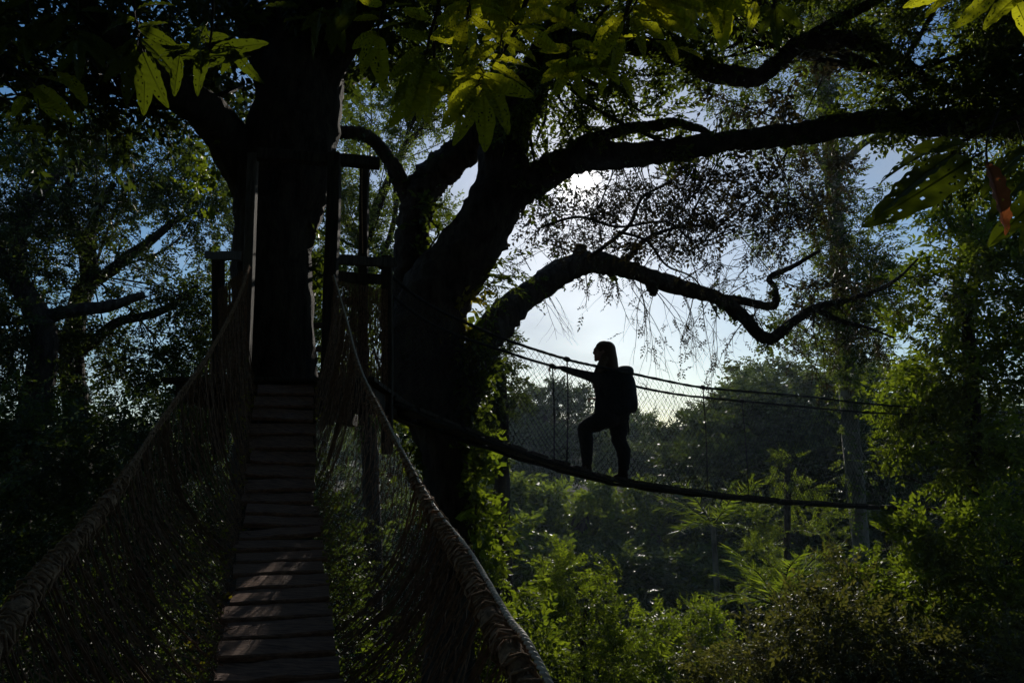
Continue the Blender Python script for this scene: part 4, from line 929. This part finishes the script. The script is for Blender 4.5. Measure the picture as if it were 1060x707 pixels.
bough('tapering leaves between the sunlit pairs and the long top row', [(500,-170),(490,-80),(486,-20),(484,20)],
  [(484,20,456,34),(484,22,470,58),(486,22,492,60),(488,18,514,40),(486,5,460,8),(488,0,520,6),(488,-12,462,-20)], 2.6, 13)
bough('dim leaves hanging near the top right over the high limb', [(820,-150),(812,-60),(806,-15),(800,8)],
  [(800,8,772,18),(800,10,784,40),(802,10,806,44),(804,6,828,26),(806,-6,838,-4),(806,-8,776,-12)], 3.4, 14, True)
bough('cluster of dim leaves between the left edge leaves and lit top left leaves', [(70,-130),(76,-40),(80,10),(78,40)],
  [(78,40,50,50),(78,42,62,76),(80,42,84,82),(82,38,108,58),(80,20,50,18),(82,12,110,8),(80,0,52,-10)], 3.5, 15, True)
bough('row of shaded leaves along the top right corner', [(1180,-90),(1110,-50),(1040,-20),(980,-12)],
  [(1000,-10,960,6),(1030,-10,1000,22),(1060,-8,1025,14),(980,-10,940,4),(1050,0,1070,40)], 3.3, 7)
def auto_bough(label, cx, cy, Y, n, seed, painted_shade=False, spread=45, L=(34,58)):
    gg = np.random.default_rng(seed); st = [(cx+gg.normal(0,20),cy-190),(cx+gg.normal(0,10),cy-95),(cx+gg.normal(0,4),cy-40),(cx,cy)]
    lv = []
    for i in range(n):
        t = i/n; bx = cx+gg.normal(0,spread*.35); by = cy-gg.uniform(0,50)*t-5+abs(bx-cx)*.2; a = gg.uniform(-.35,3.5); l = gg.uniform(*L)
        lv.append((bx,by,bx+math.cos(a)*l,by+math.sin(a)*l*.85))
    bough(label, st, lv, Y, seed+100, painted_shade)
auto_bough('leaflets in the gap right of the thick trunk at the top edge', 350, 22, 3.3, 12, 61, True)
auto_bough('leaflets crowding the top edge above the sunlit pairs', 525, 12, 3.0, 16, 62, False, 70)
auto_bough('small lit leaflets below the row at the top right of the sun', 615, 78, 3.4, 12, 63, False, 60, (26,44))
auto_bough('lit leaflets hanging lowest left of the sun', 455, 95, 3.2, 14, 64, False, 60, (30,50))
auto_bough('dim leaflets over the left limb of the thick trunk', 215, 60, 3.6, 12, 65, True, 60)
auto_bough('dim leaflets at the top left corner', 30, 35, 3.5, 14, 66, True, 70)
auto_bough('lit leaflets at the top edge over the high curving limb', 760, 5, 3.3, 12, 67, False, 80)
dl = thing('dead_leaf', 'curled brown dead leaf hanging at the right edge', 'dead leaf', at(1020,165,2.75))
o = bpy.data.objects.new('leaf_blade', DEAD); COL.objects.link(o); o.parent = dl
b_ = at(1022,168,2.75); t_ = at(1048,240,2.72); d = (t_-b_); Ln = np.linalg.norm(d); d /= Ln; y = np.cross([.15,-1,.25], d); y /= np.linalg.norm(y); z = np.cross(d,y); s = Ln/.24
o.matrix_local = Matrix(((d[0]*s,y[0]*s*.9,z[0]*s,b_[0]-dl.location[0]),(d[1]*s,y[1]*s*.9,z[1]*s,b_[1]-dl.location[1]),(d[2]*s,y[2]*s*.9,z[2]*s,b_[2]-dl.location[2]),(0,0,0,1)))
mb = MB(); tube(mb, catmull([at(1036,110,2.82),at(1022,145,2.77),at(1022,170,2.75)],5), .004, 5); part(mb, 'stalk', 'twig', dl, True)

# ------------------------------------------------------------ haze, sky, sun
mb = MB(); X0,X1,Y0,Y1,Z0,Z1 = -701,701,-682,721,-9,45
V = np.array([(x,y,z) for x in (X0,X1) for y in (Y0,Y1) for z in (Z0,Z1)])
mb.add(V, [[0,1,3,2],[4,6,7,5],[0,4,5,1],[2,3,7,6],[0,2,6,4],[1,5,7,3]])
m, nt, N, L = new_mat('haze'); pv = N.new('ShaderNodeVolumePrincipled'); pv.inputs['Color'].default_value = (.62,.80,1,1)
pv.inputs['Density'].default_value = .00024; pv.inputs['Anisotropy'].default_value = .55
o_ = N.new('ShaderNodeOutputMaterial'); L.new(pv.outputs[0], o_.inputs['Volume']); M['haze'] = m
HAZE = True
if HAZE: tag(mb.build('haze', 'haze'), kind='stuff')

w = bpy.data.worlds.new('World'); C.world = w; w.use_nodes = True; nt = w.node_tree; N = nt.nodes; L = nt.links; N.clear()
sky = N.new('ShaderNodeTexSky'); sky.sky_type = 'NISHITA'; sky.sun_disc = False; sky.sun_elevation = SUN_EL; sky.sun_rotation = SUN_AZ
sky.dust_density = .35; sky.air_density = 1.1; sky.ozone_density = 2.5
bg = N.new('ShaderNodeBackground'); bg.inputs[1].default_value = .1
tc = N.new('ShaderNodeTexCoord')
# visible sun disc with the bright air right round it
dot = N.new('ShaderNodeVectorMath'); dot.operation = 'DOT_PRODUCT'; L.new(tc.outputs['Generated'], dot.inputs[0]); dot.inputs[1].default_value = tuple(SUN)
def math_(op, a, b=None):
    n = N.new('ShaderNodeMath'); n.operation = op
    for i, x in enumerate((a, b)):
        if x is None: continue
        if isinstance(x, (int, float)): n.inputs[i].default_value = x
        else: L.new(x, n.inputs[i])
    return n.outputs[0]
cl = math_('MAXIMUM', dot.outputs['Value'], 0.0001)
disc = math_('MULTIPLY', math_('GREATER_THAN', cl, math.cos(math.radians(.36))), 3000)
a1 = math_('MULTIPLY', math_('POWER', cl, 3000), 20)
a2 = math_('MULTIPLY', math_('POWER', cl, 150), 1.6)
tot = math_('ADD', math_('ADD', disc, a1), a2)
cmb = N.new('ShaderNodeMixRGB'); cmb.blend_type = 'MULTIPLY'; cmb.inputs[0].default_value = 1; cmb.inputs[1].default_value = (1,.95,.86,1); L.new(tot, cmb.inputs[2])
add = N.new('ShaderNodeMixRGB'); add.blend_type = 'ADD'; add.inputs[0].default_value = 1
# thin cloud
nz = N.new('ShaderNodeTexNoise'); nz.inputs['Scale'].default_value = 3.2; nz.inputs['Detail'].default_value = 7; mp = N.new('ShaderNodeMapping'); mp.inputs['Scale'].default_value = (1,1,2.6)
L.new(tc.outputs['Generated'], mp.inputs[0]); L.new(mp.outputs[0], nz.inputs[0])
hs = N.new('ShaderNodeHueSaturation'); hs.inputs['Saturation'].default_value = 1.3; L.new(sky.outputs[0], hs.inputs['Color'])
cr_ = ramp(N, [(.50,(0,0,0)),(.72,(.55,.55,.55))]); L.new(nz.outputs['Fac'], cr_.inputs[0])
cm = N.new('ShaderNodeMixRGB'); L.new(cr_.outputs[0], cm.inputs[0]); L.new(hs.outputs[0], cm.inputs[1]); cm.inputs[2].default_value = (5.5,6.0,6.8,1)
L.new(cm.outputs[0], add.inputs[1]); L.new(cmb.outputs[0], add.inputs[2])
L.new(add.outputs[0], bg.inputs[0]); wo = N.new('ShaderNodeOutputWorld'); L.new(bg.outputs[0], wo.inputs[0])
w.cycles.sampling_method = 'MANUAL'; w.cycles.sample_map_resolution = 1024

sl = bpy.data.lights.new('sun', 'SUN'); sl.energy = 5; sl.angle = math.radians(.5); sl.color = (1,.93,.82)
so = bpy.data.objects.new('sun', sl); COL.objects.link(so); so.rotation_euler = Vector(-SUN).to_track_quat('-Z','Y').to_euler(); so.location = (0,0,60)

C.view_settings.view_transform = 'Standard'; C.view_settings.look = 'None'; C.view_settings.gamma = 1; C.view_settings.use_curve_mapping = False
C.view_settings.exposure = -.36
cy = C.cycles if hasattr(C, 'cycles') else None
C.render.engine = 'CYCLES'
C.cycles.max_bounces = 6; C.cycles.diffuse_bounces = 2; C.cycles.glossy_bounces = 1; C.cycles.transmission_bounces = 3; C.cycles.volume_bounces = 0
C.cycles.use_denoising = True; C.cycles.sample_clamp_indirect = 4; C.cycles.caustics_reflective = False; C.cycles.caustics_refractive = False
